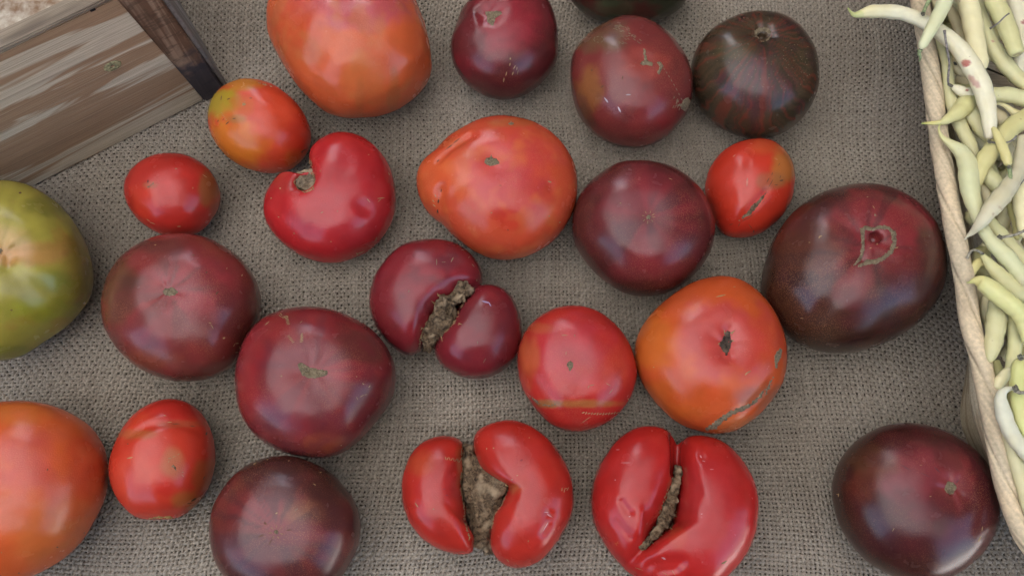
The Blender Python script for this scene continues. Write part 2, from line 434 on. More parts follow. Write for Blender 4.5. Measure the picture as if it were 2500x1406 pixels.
def tomato(key, label, pts, base, patches=(), stem=None, streak=None, lobes=None, dents=(), pits=(), asp=.82, n=2.25, cen=None,
           sm=5., speck=.5, k=.004, lump=.0006, name='tomato', flat=.9, h=.0015, group='loose heirloom tomatoes on the burlap'):
    L = [Lobe(p_, asp=a_, n=n, cen=c_, sm=s_, flat=flat) for p_, a_, c_, s_ in (lobes or [(pts, asp, cen, sm)])]
    B = Body(L, dents, pits, k)
    V, F, G = surface_nets(B.f, B.bb, h)
    G = G/(np.linalg.norm(G, axis=1)[:, None]+1e-9)
    seed = sum(map(ord, key))*.13
    d = noise3(V, 38., seed, 2)*lump
    d *= np.clip(V[:, 2]/.01, 0, 1); V = V+G*d[:, None]
    V[:, 2] += .0004
    px = toPx(V)
    col = np.repeat(lin(base)[None], len(V), 0)
    nz = noise3(V, 60., seed+5, 3); nz2 = noise3(V, 130., seed+9, 2)
    if stem is not None:
        dx = px[:, 0]-stem[0]; dy = px[:, 1]-stem[1]; th = np.arctan2(dy, dx); rr = np.hypot(dx, dy)
    spk = np.full(len(V), float(speck))
    for pt in patches:
        kind = pt[0]
        if kind == 'p':
            _, u, v_, ru, rv, c, s = pt[:7]; rough = pt[7] if len(pt) > 7 else .35
            q = ((px[:, 0]-u)/ru)**2+((px[:, 1]-v_)/rv)**2
            wgt = np.clip((1.75-q+rough*2.2*nz+rough*1.2*nz2)/1.5, 0, 1); wgt = wgt*wgt*(3-2*wgt)*s*.88
            col = col*(1-wgt[:, None])+lin(c)*wgt[:, None]
        elif kind == 'n':                    # blotches by noise
            _, c, lo, hi, s = pt
            wgt = np.clip((nz-lo)/(hi-lo), 0, 1)*s
            col = col*(1-wgt[:, None])+lin(c)*wgt[:, None]
        elif kind == 'r':                    # shoulders: olive-brown pigment plus painted side shade, beyond a distance from the scar
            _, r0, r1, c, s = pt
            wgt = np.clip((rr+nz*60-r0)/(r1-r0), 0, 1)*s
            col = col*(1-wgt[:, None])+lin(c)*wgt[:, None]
        elif kind == 's':                    # streaks raying from the scar
            _, cnt_, c, r1, s, sharp = pt
            a = np.array([noise.noise((math.cos(t)*cnt_*.5+seed, math.sin(t)*cnt_*.5, q/260.)) for t, q in zip(th+nz*.10, rr)])
            wgt = np.clip((a-.02)*sharp+nz2*.3, 0, 1)*np.clip(1.5-rr/r1, 0, 1)*np.clip((rr-6)/20, 0, 1)*s
            col = col*(1-wgt[:, None])+lin(c)*wgt[:, None]
    if key in MAROON: col = col*np.array([.82, .84, .80])
    elif key in ('T7', 'T8', 'T22', 'T23', 'T14'): col = col*np.array([.80, 1.12, 1.0])*(1+.16*nz[:, None])
    elif key != 'T16': col = col*np.array([.90, .98, .95])
    col = np.clip(col, .003, .9)
    c0 = L[0].c
    org = np.array([c0.x, c0.y, 0])
    root = empty(name, org)
    tag(root, label, 'tomato', group)
    o = mesh('body', V-org, F, SKIN, root, True, col, spk)
    BVH[key] = BVHTree.FromPolygons([tuple(v) for v in V], [tuple(map(int, f)) for f in F])
    TOM[key] = root
    return root
def hit(key, u, v):
    d = ray(u, v); r = BVH[key].ray_cast(Vector((0, 0, H)), d)
    return (r[0], r[1]) if r[0] is not None else None
def jag(poly, amp, seed, step=6.):
    out = []; n = len(poly)
    for i in range(n):
        a = np.array(poly[i], float); b = np.array(poly[(i+1) % n], float); m = max(1, int(np.linalg.norm(b-a)/step))
        for j in range(m):
            q = a+(b-a)*j/m; e = noise.noise((q[0]*.25+seed, q[1]*.25, seed)); e2 = noise.noise((q[0]*.25, q[1]*.25+50, seed))
            out.append((q[0]+e*amp*1.6, q[1]+e2*amp*1.6))
    return out
def scar(key, poly, mat=None, amp=2.5, hgt=.0006, name='scar', step=4., rough=.0004, par=None):
    """a corky patch that follows the tomato's skin"""
    mat = mat or CORK_G; par = par or TOM[key]
    pl = jag(poly, amp, hash(len(poly))*.01+poly[0][0]*.01, step)
    A = np.array(pl); u0, v0 = A.min(0); u1, v1 = A.max(0)
    pts = [Vector(p) for p in pl]; nb = len(pts)
    def inside(x, y):
        c = False; j = nb-1
        for i in range(nb):
            xi, yi = pl[i]; xj, yj = pl[j]
            if (yi > y) != (yj > y) and x < (xj-xi)*(y-yi)/(yj-yi+1e-12)+xi: c = not c
            j = i
        return c
    y = v0+step*.5; row = 0
    while y < v1:
        x = u0+(row % 2)*step*.5
        while x < u1:
            if inside(x, y) and np.min(np.hypot(A[:, 0]-x, A[:, 1]-y)) > step*.45: pts.append(Vector((x, y)))
            x += step
        y += step*.87; row += 1
    r = geometry.delaunay_2d_cdt(pts, [], [list(range(nb))], 1, 1e-4)
    V = []; ok = []
    for i, q in enumerate(r[0]):
        h_ = hit(key, q.x, q.y)
        if h_ is None: V.append(None); continue
        dist = np.min(np.hypot(A[:, 0]-q.x, A[:, 1]-q.y))
        e = -.00015 if dist < 1e-3+.3 else hgt*min(1, dist/(step*1.2))+rough*noise.noise((q.x*.19, q.y*.19, 3.))
        V.append(h_[0]+h_[1]*e)
    F = [tuple(f) for f in r[2] if all(V[i] is not None for i in f)]
    if not F: print('SCAR EMPTY', key, poly[0]); return
    V = [x if x is not None else Vector((0, 0, -1)) for x in V]
    used = sorted({i for f in F for i in f}); mp = {a: b for b, a in enumerate(used)}
    Vs = [V[i]-par.location for i in used]; Fs = [tuple(mp[i] for i in f) for f in F]
    # face upward
    a, b, c = [Vs[i] for i in Fs[0][:3]]
    if (b-a).cross(c-a).z < 0: Fs = [f[::-1] for f in Fs]
    return mesh(name, Vs, Fs, mat, par)
def line_poly(pts, wd):
    """polygon round a polyline with varying width (px)"""
    L, Rr = [], []
    for i, (u, v) in enumerate(pts):
        a = pts[max(0, i-1)]; b = pts[min(len(pts)-1, i+1)]
        d = np.array([b[0]-a[0], b[1]-a[1]], float); d /= np.linalg.norm(d)+1e-9; n_ = np.array([-d[1], d[0]])
        ww = wd[i] if isinstance(wd, (list, tuple)) else wd*(1-.75*abs(2*i/(len(pts)-1)-1)**2)
        L.append((u+n_[0]*ww/2, v+n_[1]*ww/2)); Rr.append((u-n_[0]*ww/2, v-n_[1]*ww/2))
    return L+Rr[::-1]
def ticks(key, marks, mat=None, name='skin_crack', hgt=.00012):
    """short fine marks: (u, v, length px, angle deg, width px)"""
    V, F = [], []
    org = TOM[key].location
    for u, v, ln, an, wd in marks:
        d = np.array([math.cos(R(an)), -math.sin(R(an))]); n_ = np.array([-d[1], d[0]]); k = len(V); m = 4; rowok = True; row = []
        for i in range(m+1):
            t = i/m-.5; ww = wd*(1-.8*abs(2*t)**2)
            for sgn in (-1, 0, 1):
                q = np.array([u, v])+d*ln*t+n_*ww*.5*sgn; h_ = hit(key, *q)
                if h_ is None: rowok = False; break
                row.append(h_[0]+h_[1]*(hgt if sgn == 0 else -.00003)-org)
            if not rowok: break
        if not rowok: continue
        V += row
        for i in range(m):
            a = k+i*3; F += [(a, a+1, a+4, a+3), (a+1, a+2, a+5, a+4)]
    if F:
        o = mesh(name, V, F, mat or TICK, TOM[key]); o['kind'] = 'stuff'
def rnd_ticks(key, box_, n, seed, mat=None, ln=(3, 9), wd=(1.2, 2.4), name='skin_crack'):
    rs = random.Random(seed)
    ticks(key, [(rs.uniform(box_[0], box_[2]), rs.uniform(box_[1], box_[3]), rs.uniform(*ln), rs.uniform(0, 180), rs.uniform(*wd)) for _ in range(n)], mat, name)
def cork(key, blobs, mat, name='cork_scar', rough=.0011, k=.003, h=.0009, spikes=(), seed=1., sc=260., flat=.75, holes=()):
    """lumpy dry cork in a cleft: blobs = (u, v, radius px, centre height m)"""
    Bs = []
    for u, v, r, z in blobs: c = P(u, v, z); Bs.append((c, r/FPX*(H-z)*1.05))
    def fn(x, y, z):
        F = None
        for c, r in Bs:
            q = np.sqrt((x-c.x)**2+(y-c.y)**2+((z-c.z)/flat)**2)-r
            F = q if F is None else smin(F, q, k)
        for c, r in Hs: F = -smin(-F, -(r-np.sqrt((x-c.x)**2+(y-c.y)**2+((z-c.z)/2.2)**2)), .001)
        return F
    Hs = [(P(u, v, z), r/FPX*(H-z)) for u, v, r, z in holes]
    bb = (min(c.x-r for c, r in Bs), max(c.x+r for c, r in Bs), min(c.y-r for c, r in Bs), max(c.y+r for c, r in Bs), min(c.z-r for c, r in Bs), max(c.z+r for c, r in Bs))
    V, F, G = surface_nets(fn, bb, h); G /= np.linalg.norm(G, axis=1)[:, None]+1e-9
    d = noise3(V, sc, seed, 3)*rough-np.abs(noise3(V, sc*.45, seed+4, 2))*rough*1.4
    V = V+G*d[:, None]; org = np.array(TOM[key].location)
    o = mesh(name, V-org, F, mat, TOM[key])
    return o
def spikes(key, lst, mat, zoff=.0006, name='dry_spike'):
    """little dried teeth lying over the skin: (u0,v0,u1,v1,width px)"""
    V, F = [], []; org = TOM[key].location
    for u0, v0, u1, v1, wd in lst:
        h0 = hit(key, u0, v0); h1 = hit(key, u1, v1)
        if h0 is None or h1 is None: continue
        a = h0[0]+h0[1]*zoff*.3; b = h1[0]+h1[1]*zoff; d = (b-a); s = d.cross(h1[1]).normalized()*(wd/FPX*.25); up = h1[1]*(wd/FPX*.22); k = len(V)
        V += [a-s-org, a+s-org, a+up-org, b-org, a-up*.6-org]; F += [(k+1, k+2, k+3), (k+2, k, k+3), (k, k+4, k+3), (k+4, k+1, k+3), (k, k+2, k+1), (k, k+1, k+4)]
    if F:
        o = mesh(name, V, F, mat, TOM[key], False); o['kind'] = 'stuff'
# ---------------------------------------------------------------- the tomatoes (outlines read off the photograph, laid out at each fruit's widest height)
OR = (206, 88, 48); RD = (190, 40, 34); PU = (104, 44, 48); PUR = (128, 40, 46); DK = (60, 34, 30); PK = (176, 62, 70)
tomato('T1', 'big ribbed orange-red tomato cut by the top edge, right of the wooden crate', [(657, 60), (675, 123), (700, 165), (718, 200), (759, 250), (793, 280), (850, 296), (918, 289), (987, 262), (1032, 228), (1055, 182), (1055, 141), (1044, 91), (1021, 23), (1000, -20), (960, -70), (900, -100), (830, -105), (760, -90), (700, -50), (665, 0)],
       OR, [('p', 860, 10, 150, 60, (182, 74, 86), .9), ('p', 730, 60, 60, 60, (196, 70, 42), .7), ('p', 890, 190, 60, 50, (206, 108, 58), .6), ('n', (196, 104, 56), .1, .5, .5), ('p', 960, 220, 14, 60, (160, 90, 48), .6), ('p', 880, 240, 12, 50, (166, 92, 50), .4)],
       stem=(870, -60), dents=[([(880, -55)], 90, .006), ([(720, 215), (800, 90)], 36, .0020), ([(905, 300), (890, 200)], 32, .0012), ([(990, 265), (940, 180)], 34, .0014)], speck=.8, lump=.0012)
tomato('T2', 'maroon tomato with a grey star-shaped scar, between the big orange one and the mottled one', [(1147, 15), (1135, 23), (1113, 80), (1100, 122), (1105, 159), (1127, 196), (1164, 228), (1209, 246), (1255, 246), (1300, 225), (1334, 193), (1357, 159), (1361, 114), (1356, 63), (1337, 6), (1310, -25), (1250, -42), (1190, -28)],
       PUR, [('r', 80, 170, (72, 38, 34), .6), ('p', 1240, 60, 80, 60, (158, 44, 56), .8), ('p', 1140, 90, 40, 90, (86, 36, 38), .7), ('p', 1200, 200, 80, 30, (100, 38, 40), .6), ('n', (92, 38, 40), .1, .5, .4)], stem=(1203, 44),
       dents=[([(1190, 40)], 38, .0035), ([(1150, 20), (1165, 70)], 14, -.0012)], speck=.45)
tomato('T3', 'dark green-black tomato peeking in at the top edge above the mottled maroon one', [(1383, -10), (1388, 0), (1420, 31), (1454, 48), (1490, 51), (1525, 43), (1565, 46), (1605, 47), (1656, 26), (1676, 6), (1690, -50), (1680, -130), (1620, -200), (1530, -215), (1450, -190), (1395, -120), (1378, -60)],
       (60, 58, 40), [('n', (92, 40, 36), .0, .35, .8), ('p', 1500, 20, 40, 20, (84, 90, 62), .5)], stem=(1530, -90), dents=[([(1540, 60), (1540, -60)], 20, .003)], speck=.2)
tomato('T4', 'mottled maroon tomato with a yellow-brown patch on its left and crackled grey scars', [(1519, 48), (1462, 74), (1420, 105), (1397, 137), (1393, 176), (1397, 228), (1414, 285), (1448, 327), (1500, 356), (1556, 364), (1608, 350), (1650, 313), (1676, 279), (1687, 233), (1684, 182), (1664, 137), (1630, 94), (1590, 63), (1556, 51)],
       (128, 52, 50), [('p', 1440, 215, 34, 56, (150, 96, 50), .8), ('p', 1460, 90, 70, 40, (104, 84, 56), .8), ('p', 1570, 155, 60, 40, (166, 66, 56), .7), ('p', 1580, 270, 60, 50, (140, 40, 44), .7), ('n', (104, 48, 46), .1, .5, .5), ('p', 1420, 300, 30, 40, (98, 60, 40), .5)],
       stem=(1560, 155), dents=[([(1575, 155)], 30, .001)], speck=.9)
tomato('T5', 'dark striped tomato, brown-green with fine red stripes, at the upper right', [(1686, 159), (1701, 120), (1735, 82), (1787, 51), (1849, 37), (1900, 41), (1934, 60), (1969, 100), (1989, 142), (1994, 182), (1990, 228), (1971, 273), (1934, 313), (1889, 336), (1838, 341), (1778, 321), (1730, 290), (1701, 250), (1687, 205)],
       (78, 62, 46), [('n', (66, 40, 46), .0, .4, .6), ('p', 1860, 210, 90, 60, (92, 46, 54), .7), ('s', 34, (134, 54, 42), 420, .5, 5), ('s', 46, (56, 50, 36), 420, .7, 6), ('p', 1790, 120, 50, 25, (92, 84, 52), .4)],
       stem=(1862, 82), dents=[([(1862, 82)], 42, .0055)], pits=[((1860, 90), 9, .80)], speck=.5, h=.00125)
tomato('T6', 'small egg-shaped orange tomato with a green shoulder, touching the crate corner', [(543, 213), (519, 240), (508, 279), (513, 317), (534, 359), (573, 398), (618, 419), (668, 428), (713, 420), (746, 392), (764, 353), (761, 317), (740, 276), (707, 240), (668, 213), (623, 199), (585, 197)],
       (204, 66, 40), [('p', 560, 360, 80, 60, (212, 116, 36), .9), ('p', 545, 255, 42, 40, (160, 142, 42), .95), ('p', 590, 260, 30, 26, (196, 92, 40), .7), ('p', 575, 290, 24, 10, (140, 112, 56), .6), ('p', 590, 205, 50, 16, (190, 128, 44), .8), ('p', 725, 385, 30, 22, (190, 96, 40), .6), ('p', 730, 330, 34, 44, (196, 44, 34), .6)],
       stem=(600, 250), dents=[([(600, 255)], 36, .001)], asp=.9, n=2.1, flat=.85, speck=.35)
tomato('T7', 'small plum-sized red tomato lying between the crate and the maroon tomato', [(307, 440), (325, 413), (358, 389), (405, 377), (453, 380), (495, 401), (525, 431), (542, 473), (540, 506), (522, 538), (489, 571), (447, 579), (408, 579), (370, 562), (331, 529), (310, 494), (304, 464)],
       (196, 42, 36), [('p', 510, 460, 26, 44, (142, 84, 48), .8), ('p', 340, 500, 40, 50, (202, 52, 34), .6), ('p', 530, 520, 20, 30, (120, 70, 50), .5), ('p', 365, 452, 18, 7, (150, 90, 60), .5)],
       stem=(361, 441), dents=[([(410, 470), (420, 520)], 18, .0006)], asp=.9, n=2.1, flat=.85, speck=.25)
tomato('T8', 'kidney-shaped red tomato with a deep notch and grey cork in it', [(743, 428), (717, 419), (689, 431), (666, 454), (649, 487), (646, 520), (656, 554), (681, 587), (717, 615), (761, 635), (812, 644), (863, 630), (902, 610), (935, 579), (955, 543), (966, 500), (964, 454), (953, 410), (930, 374), (902, 349), (871, 331), (838, 326), (804, 331), (779, 346), (763, 367), (759, 395), (763, 413), (766, 430), (768, 444), (755, 450), (742, 448)],
       (192, 34, 38), [('p', 850, 480, 90, 110, (184, 52, 60), .55), ('p', 700, 445, 40, 30, (160, 50, 44), .5), ('n', (176, 30, 34), .1, .5, .5)], stem=(750, 445),
       cen=(826, 508), sm=2.2, dents=[([(738, 448)], 24, .005), ([(886, 500)], 20, .0022), ([(760, 560), (830, 480), (850, 400)], 40, .0012)], pits=[((741, 437), 29, .95), ((741, 438), 27, .40), ((752, 424), 14, .9), ((752, 424), 14, .5)], speck=.15, asp=.80, h=.0013)
tomato('T9', 'large orange-red tomato with a nose-like bulge on its left and a grey scar on top', [(1063, 377), (1087, 351), (1126, 325), (1168, 304), (1211, 293), (1250, 293), (1295, 305), (1337, 327), (1376, 362), (1400, 401), (1409, 448), (1407, 496), (1392, 538), (1366, 577), (1329, 609), (1284, 630), (1237, 636), (1197, 631), (1158, 614), (1126, 593), (1097, 569), (1076, 541), (1047, 522), (1026, 491), (1016, 451), (1020, 422), (1037, 401), (1058, 385)],
       (204, 74, 46), [('p', 1240, 400, 120, 80, (200, 62, 62), .85), ('p', 1250, 470, 90, 60, (188, 52, 56), .7), ('p', 1060, 440, 44, 70, (214, 92, 46), .6), ('p', 1245, 530, 40, 30, (196, 40, 32), .6), ('n', (212, 100, 54), .05, .5, .6), ('p', 1090, 350, 50, 14, (178, 92, 50), .5), ('p', 1250, 300, 60, 10, (176, 100, 54), .5)],
       stem=(1200, 394), dents=[([(1205, 392)], 40, .002), ([(1078, 540), (1066, 490), (1072, 455)], 14, .003), ([(1070, 385), (1110, 352), (1150, 330)], 13, .0025), ([(1345, 450)], 14, .0012), ([(1240, 640), (1235, 540)], 30, .0016)], sm=3.5, speck=.9, asp=.78)
tomato('T10', 'round maroon tomato with a tiny green-rimmed dot, touching the small scarred oval tomato', [(1395, 540), (1402, 505), (1424, 470), (1462, 432), (1505, 406), (1561, 399), (1613, 406), (1666, 432), (1709, 473), (1734, 517), (1742, 560), (1736, 607), (1715, 645), (1680, 683), (1637, 712), (1584, 725), (1532, 718), (1482, 691), (1438, 651), (1409, 610), (1396, 575)],
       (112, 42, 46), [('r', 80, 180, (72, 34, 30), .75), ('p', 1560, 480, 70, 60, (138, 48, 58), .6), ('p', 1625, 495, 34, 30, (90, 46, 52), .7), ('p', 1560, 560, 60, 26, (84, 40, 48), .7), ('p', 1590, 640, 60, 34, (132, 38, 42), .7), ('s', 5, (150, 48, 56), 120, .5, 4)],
       stem=(1583, 530), dents=[([(1583, 530)], 60, .0022), ([(1570, 600), (1575, 720)], 34, .0016)], asp=.8, speck=.95)
tomato('T11', 'small oval red-orange tomato with a long brown split scar, under the striped one', [(1720, 476), (1724, 438), (1744, 394), (1779, 362), (1817, 345), (1852, 338), (1884, 345), (1913, 368), (1934, 400), (1940, 432), (1935, 470), (1919, 511), (1887, 549), (1846, 578), (1803, 589), (1768, 584), (1747, 560), (1736, 520)],
       (202, 54, 36), [('p', 1915, 400, 34, 50, (178, 112, 52), .85), ('p', 1870, 360, 50, 20, (206, 84, 44), .7), ('p', 1810, 440, 50, 50, (204, 62, 50), .6), ('p', 1885, 440, 34, 20, (150, 96, 62), .6), ('p', 1780, 550, 50, 30, (196, 46, 32), .6)],
       stem=(1860, 470), dents=[([(1805, 540), (1840, 500), (1870, 468)], 9, .0014), ([(1825, 400), (1820, 470)], 12, .0006)], asp=.88, n=2.1, flat=.85, speck=.3)
tomato('T12', 'biggest dark maroon tomato with a looped grey scar round a hole, beside the basket', [(1852, 702), (1862, 654), (1881, 596), (1913, 545), (1958, 504), (2012, 473), (2070, 458), (2124, 458), (2182, 472), (2236, 504), (2275, 548), (2297, 609), (2300, 670), (2291, 718), (2262, 763), (2223, 801), (2172, 830), (2114, 853), (2057, 865), (2006, 862), (1954, 846), (1916, 820), (1884, 782), (1858, 744)],
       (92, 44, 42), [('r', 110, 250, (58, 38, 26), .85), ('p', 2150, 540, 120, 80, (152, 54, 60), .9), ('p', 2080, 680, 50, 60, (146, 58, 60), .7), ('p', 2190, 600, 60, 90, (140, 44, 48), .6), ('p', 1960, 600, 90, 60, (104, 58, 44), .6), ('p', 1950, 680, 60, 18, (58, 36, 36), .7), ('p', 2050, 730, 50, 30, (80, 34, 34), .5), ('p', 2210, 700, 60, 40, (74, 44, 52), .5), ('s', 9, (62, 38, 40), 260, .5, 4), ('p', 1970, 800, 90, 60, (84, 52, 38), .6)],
       stem=(2120, 610), dents=[([(2125, 600)], 70, .003), ([(2100, 640), (2050, 720), (2020, 760)], 26, .0016)], pits=[((2137, 581), 15, .90), ((2106, 632), 6, .95)], speck=1., asp=.78, h=.0017)
b13 = [(904, 733), (914, 691), (938, 646), (975, 609), (1022, 590), (1069, 587), (1109, 595), (1143, 615), (1167, 644), (1179, 675), (1178, 696), (1150, 720), (1100, 750), (1062, 785), (1035, 830), (1026, 858), (998, 870), (967, 854), (933, 823), (912, 786)]
s13 = [(1062, 841), (1064, 867), (1080, 894), (1112, 915), (1156, 925), (1204, 917), (1243, 891), (1267, 854), (1275, 807), (1269, 765), (1248, 725), (1222, 704), (1193, 697), (1169, 702), (1140, 722), (1118, 745), (1108, 770), (1098, 795), (1075, 815)]
tomato('T13', 'double maroon tomato, two lobes joined by a rough brown cork seam', None, (132, 38, 46), [('p', 1050, 680, 90, 60, (162, 50, 60), .6), ('p', 940, 780, 60, 60, (120, 38, 42), .5), ('n', (108, 38, 46), .05, .45, .6), ('p', 1020, 800, 40, 40, (158, 40, 46), .6), ('p', 1180, 770, 60, 40, (120, 50, 54), .6), ('p', 1230, 850, 50, 50, (100, 36, 42), .5), ('p', 1090, 640, 40, 20, (96, 58, 66), .5)],
       stem=(1090, 750), lobes=[(b13, .80, (1030, 725), 4), (s13, .93, (1172, 812), 4)], dents=[([(1125, 705), (1085, 755), (1050, 815)], 26, .006), ([(1060, 735)], 12, .0015)], speck=.35, k=.003, h=.0014)
tomato('T14', 'medium red tomato with a small round scar on top and tan crack lines below', [(1263, 892), (1266, 852), (1283, 809), (1314, 775), (1354, 755), (1399, 749), (1445, 758), (1482, 781), (1519, 818), (1542, 861), (1553, 903), (1550, 940), (1533, 983), (1496, 1020), (1451, 1046), (1405, 1056), (1360, 1046), (1320, 1014), (1286, 972), (1268, 932)],
       (198, 42, 38), [('p', 1400, 850, 90, 80, (186, 48, 60), .75), ('p', 1290, 870, 24, 60, (202, 92, 50), .6), ('p', 1420, 985, 80, 10, (176, 98, 52), .8), ('p', 1340, 985, 30, 9, (150, 96, 60), .7), ('p', 1500, 900, 30, 50, (206, 66, 46), .5), ('p', 1310, 800, 40, 14, (196, 100, 58), .4)],
       stem=(1392, 893), dents=[([(1392, 893)], 55, .0022), ([(1420, 1060), (1410, 960)], 26, .0012)], speck=.7, asp=.84)
tomato('T15', 'large orange tomato with a diamond-shaped dark scar and a long grey crack', [(1546, 852), (1556, 818), (1581, 778), (1616, 744), (1661, 710), (1710, 686), (1761, 677), (1803, 687), (1846, 718), (1880, 758), (1906, 809), (1916, 864), (1914, 909), (1900, 952), (1872, 992), (1838, 1026), (1798, 1051), (1752, 1062), (1707, 1054), (1661, 1037), (1621, 1006), (1587, 969), (1564, 932), (1549, 892)],
       (204, 82, 40), [('p', 1600, 830, 60, 70, (208, 104, 38), .8), ('p', 1760, 830, 110, 90, (190, 62, 66), .85), ('p', 1870, 830, 50, 80, (200, 60, 44), .6), ('p', 1640, 980, 90, 50, (202, 94, 34), .7), ('p', 1700, 960, 60, 36, (206, 70, 36), .5), ('p', 1860, 970, 70, 30, (150, 88, 66), .6), ('p', 1800, 1035, 60, 24, (176, 104, 56), .5)],
       stem=(1773, 840), dents=[([(1773, 840)], 45, .004), ([(1778, 808), (1773, 870)], 16, .002), ([(1740, 1030), (1840, 985), (1890, 930)], 10, .001)], speck=.6, asp=.80)
tomato('T16', 'big green-yellow tomato with a pinkish centre cut by the left edge of the photo', [(-30, 452), (0, 447), (50, 449), (94, 463), (134, 490), (167, 520), (187, 550), (207, 587), (224, 630), (232, 664), (231, 704), (221, 731), (197, 761), (167, 794), (130, 818), (94, 838), (60, 864), (30, 880), (0, 884), (-60, 880), (-130, 850), (-190, 790), (-215, 700), (-205, 610), (-160, 520), (-90, 465)],
       (158, 146, 60), [('p', 60, 620, 100, 30, (176, 122, 70), .85), ('p', 25, 600, 50, 46, (198, 144, 96), .55), ('p', 130, 690, 60, 26, (112, 126, 48), .7), ('p', 90, 750, 90, 34, (134, 136, 34), .8), ('p', 120, 500, 70, 30, (106, 100, 40), .7), ('p', 200, 640, 40, 90, (112, 84, 40), .7), ('p', 60, 700, 60, 40, (150, 140, 86), .6), ('s', 7, (124, 112, 46), 260, .35, 3), ('n', (150, 112, 50), .1, .5, .5), ('p', 30, 860, 60, 20, (108, 112, 44), .6)],
       stem=(0, 612), dents=[([(0, 612)], 50, .005), ([(20, 620), (230, 590)], 26, .0016), ([(10, 640), (150, 810)], 26, .0018)], speck=.7, asp=.80)
tomato('T17', 'maroon tomato with brown shoulders and a grey dot scar, right of the green-yellow one', [(257, 760), (259, 726), (271, 679), (295, 640), (332, 610), (379, 586), (434, 578), (490, 582), (540, 599), (584, 629), (620, 671), (639, 715), (641, 754), (631, 796), (609, 832), (590, 879), (559, 907), (517, 926), (467, 934), (418, 930), (370, 915), (323, 885), (284, 843), (262, 799)],
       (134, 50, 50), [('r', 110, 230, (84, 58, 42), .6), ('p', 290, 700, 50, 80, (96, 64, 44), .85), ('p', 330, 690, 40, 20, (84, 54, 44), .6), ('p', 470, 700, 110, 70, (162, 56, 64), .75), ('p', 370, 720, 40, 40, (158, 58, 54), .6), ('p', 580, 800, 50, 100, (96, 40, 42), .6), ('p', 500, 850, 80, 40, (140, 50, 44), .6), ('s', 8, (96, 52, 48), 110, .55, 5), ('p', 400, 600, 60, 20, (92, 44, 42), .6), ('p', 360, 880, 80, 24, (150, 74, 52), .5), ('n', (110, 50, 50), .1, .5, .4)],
       stem=(415, 712), dents=[([(415, 712)], 50, .003), ([(440, 800), (470, 900)], 30, .0012)], speck=.9, asp=.8)
tomato('T18', 'large maroon-red tomato with a half-moon grey scar and a pin hole in it', [(580, 946), (581, 912), (591, 861), (614, 812), (648, 781), (688, 761), (742, 754), (796, 757), (847, 773), (896, 798), (933, 832), (958, 875), (967, 912), (965, 952), (950, 992), (918, 1031), (887, 1068), (844, 1103), (802, 1117), (753, 1115), (702, 1108), (657, 1088), (620, 1057), (594, 1014), (583, 977)],
       (134, 42, 46), [('r', 140, 235, (84, 52, 42), .5), ('p', 600, 900, 40, 120, (152, 38, 42), .7), ('p', 700, 790, 80, 40, (152, 42, 44), .6), ('p', 880, 850, 70, 60, (88, 48, 42), .75), ('p', 830, 905, 90, 26, (164, 50, 60), .6), ('p', 740, 870, 80, 40, (120, 48, 58), .5), ('p', 900, 980, 60, 60, (86, 34, 38), .7), ('p', 800, 1010, 50, 60, (112, 38, 38), .6), ('p', 790, 1080, 50, 24, (158, 72, 44), .7), ('p', 650, 920, 30, 40, (100, 36, 42), .5), ('s', 7, (100, 44, 52), 200, .4, 4), ('n', (116, 40, 50), .1, .5, .5)],
       stem=(765, 905), dents=[([(765, 905)], 60, .0035), ([(800, 980), (790, 1110)], 34, .0018)], pits=[((752, 906), 4.5, .93)], speck=.8, asp=.8)
tomato('T19', 'big smooth orange tomato cut by the lower left edge of the photo', [(0, 986), (39, 982), (91, 981), (139, 990), (182, 1008), (224, 1034), (250, 1067), (264, 1109), (269, 1151), (266, 1190), (250, 1235), (227, 1277), (201, 1323), (162, 1362), (113, 1391), (78, 1406), (20, 1425), (-60, 1430), (-140, 1395), (-195, 1310), (-215, 1200), (-200, 1090), (-140, 1015), (-60, 988)],
       (206, 86, 42), [('p', 60, 1130, 90, 80, (196, 74, 66), .8), ('p', 210, 1140, 60, 80, (196, 60, 38), .7), ('p', 40, 1010, 80, 30, (206, 104, 44), .7), ('p', 110, 1300, 90, 70, (200, 104, 52), .7), ('n', (210, 92, 52), .1, .5, .5), ('p', 20, 1250, 60, 50, (204, 96, 74), .5)],
       stem=(-60, 1200), dents=[([(-40, 1200)], 80, .004), ([(0, 1370), (30, 1280)], 40, .0015)], speck=.7, asp=.82)
tomato('T20', 'small red-orange egg-shaped tomato beside the big smooth orange one at the lower left', [(272, 1157), (276, 1122), (292, 1076), (318, 1031), (353, 999), (399, 977), (431, 973), (464, 982), (496, 1012), (516, 1047), (527, 1093), (527, 1135), (519, 1170), (496, 1219), (464, 1251), (438, 1266), (389, 1266), (340, 1265), (311, 1242), (285, 1203)],
       (200, 56, 38), [('p', 420, 1000, 80, 26, (190, 40, 36), .8), ('p', 330, 1060, 50, 12, (168, 92, 50), .7), ('p', 450, 1035, 60, 8, (160, 80, 50), .6), ('p', 425, 1130, 30, 34, (180, 112, 74), .7), ('p', 500, 1160, 30, 40, (160, 84, 44), .7), ('p', 460, 1220, 40, 24, (168, 98, 46), .8), ('p', 400, 1190, 26, 20, (202, 40, 32), .7), ('p', 330, 1160, 50, 60, (206, 76, 54), .5)],
       stem=(425, 1140), dents=[([(310, 1070), (360, 1042), (420, 1030), (490, 1050)], 11, .0016), ([(390, 1275)], 22, .004)], asp=.88, n=2.15, flat=.85, speck=.3)
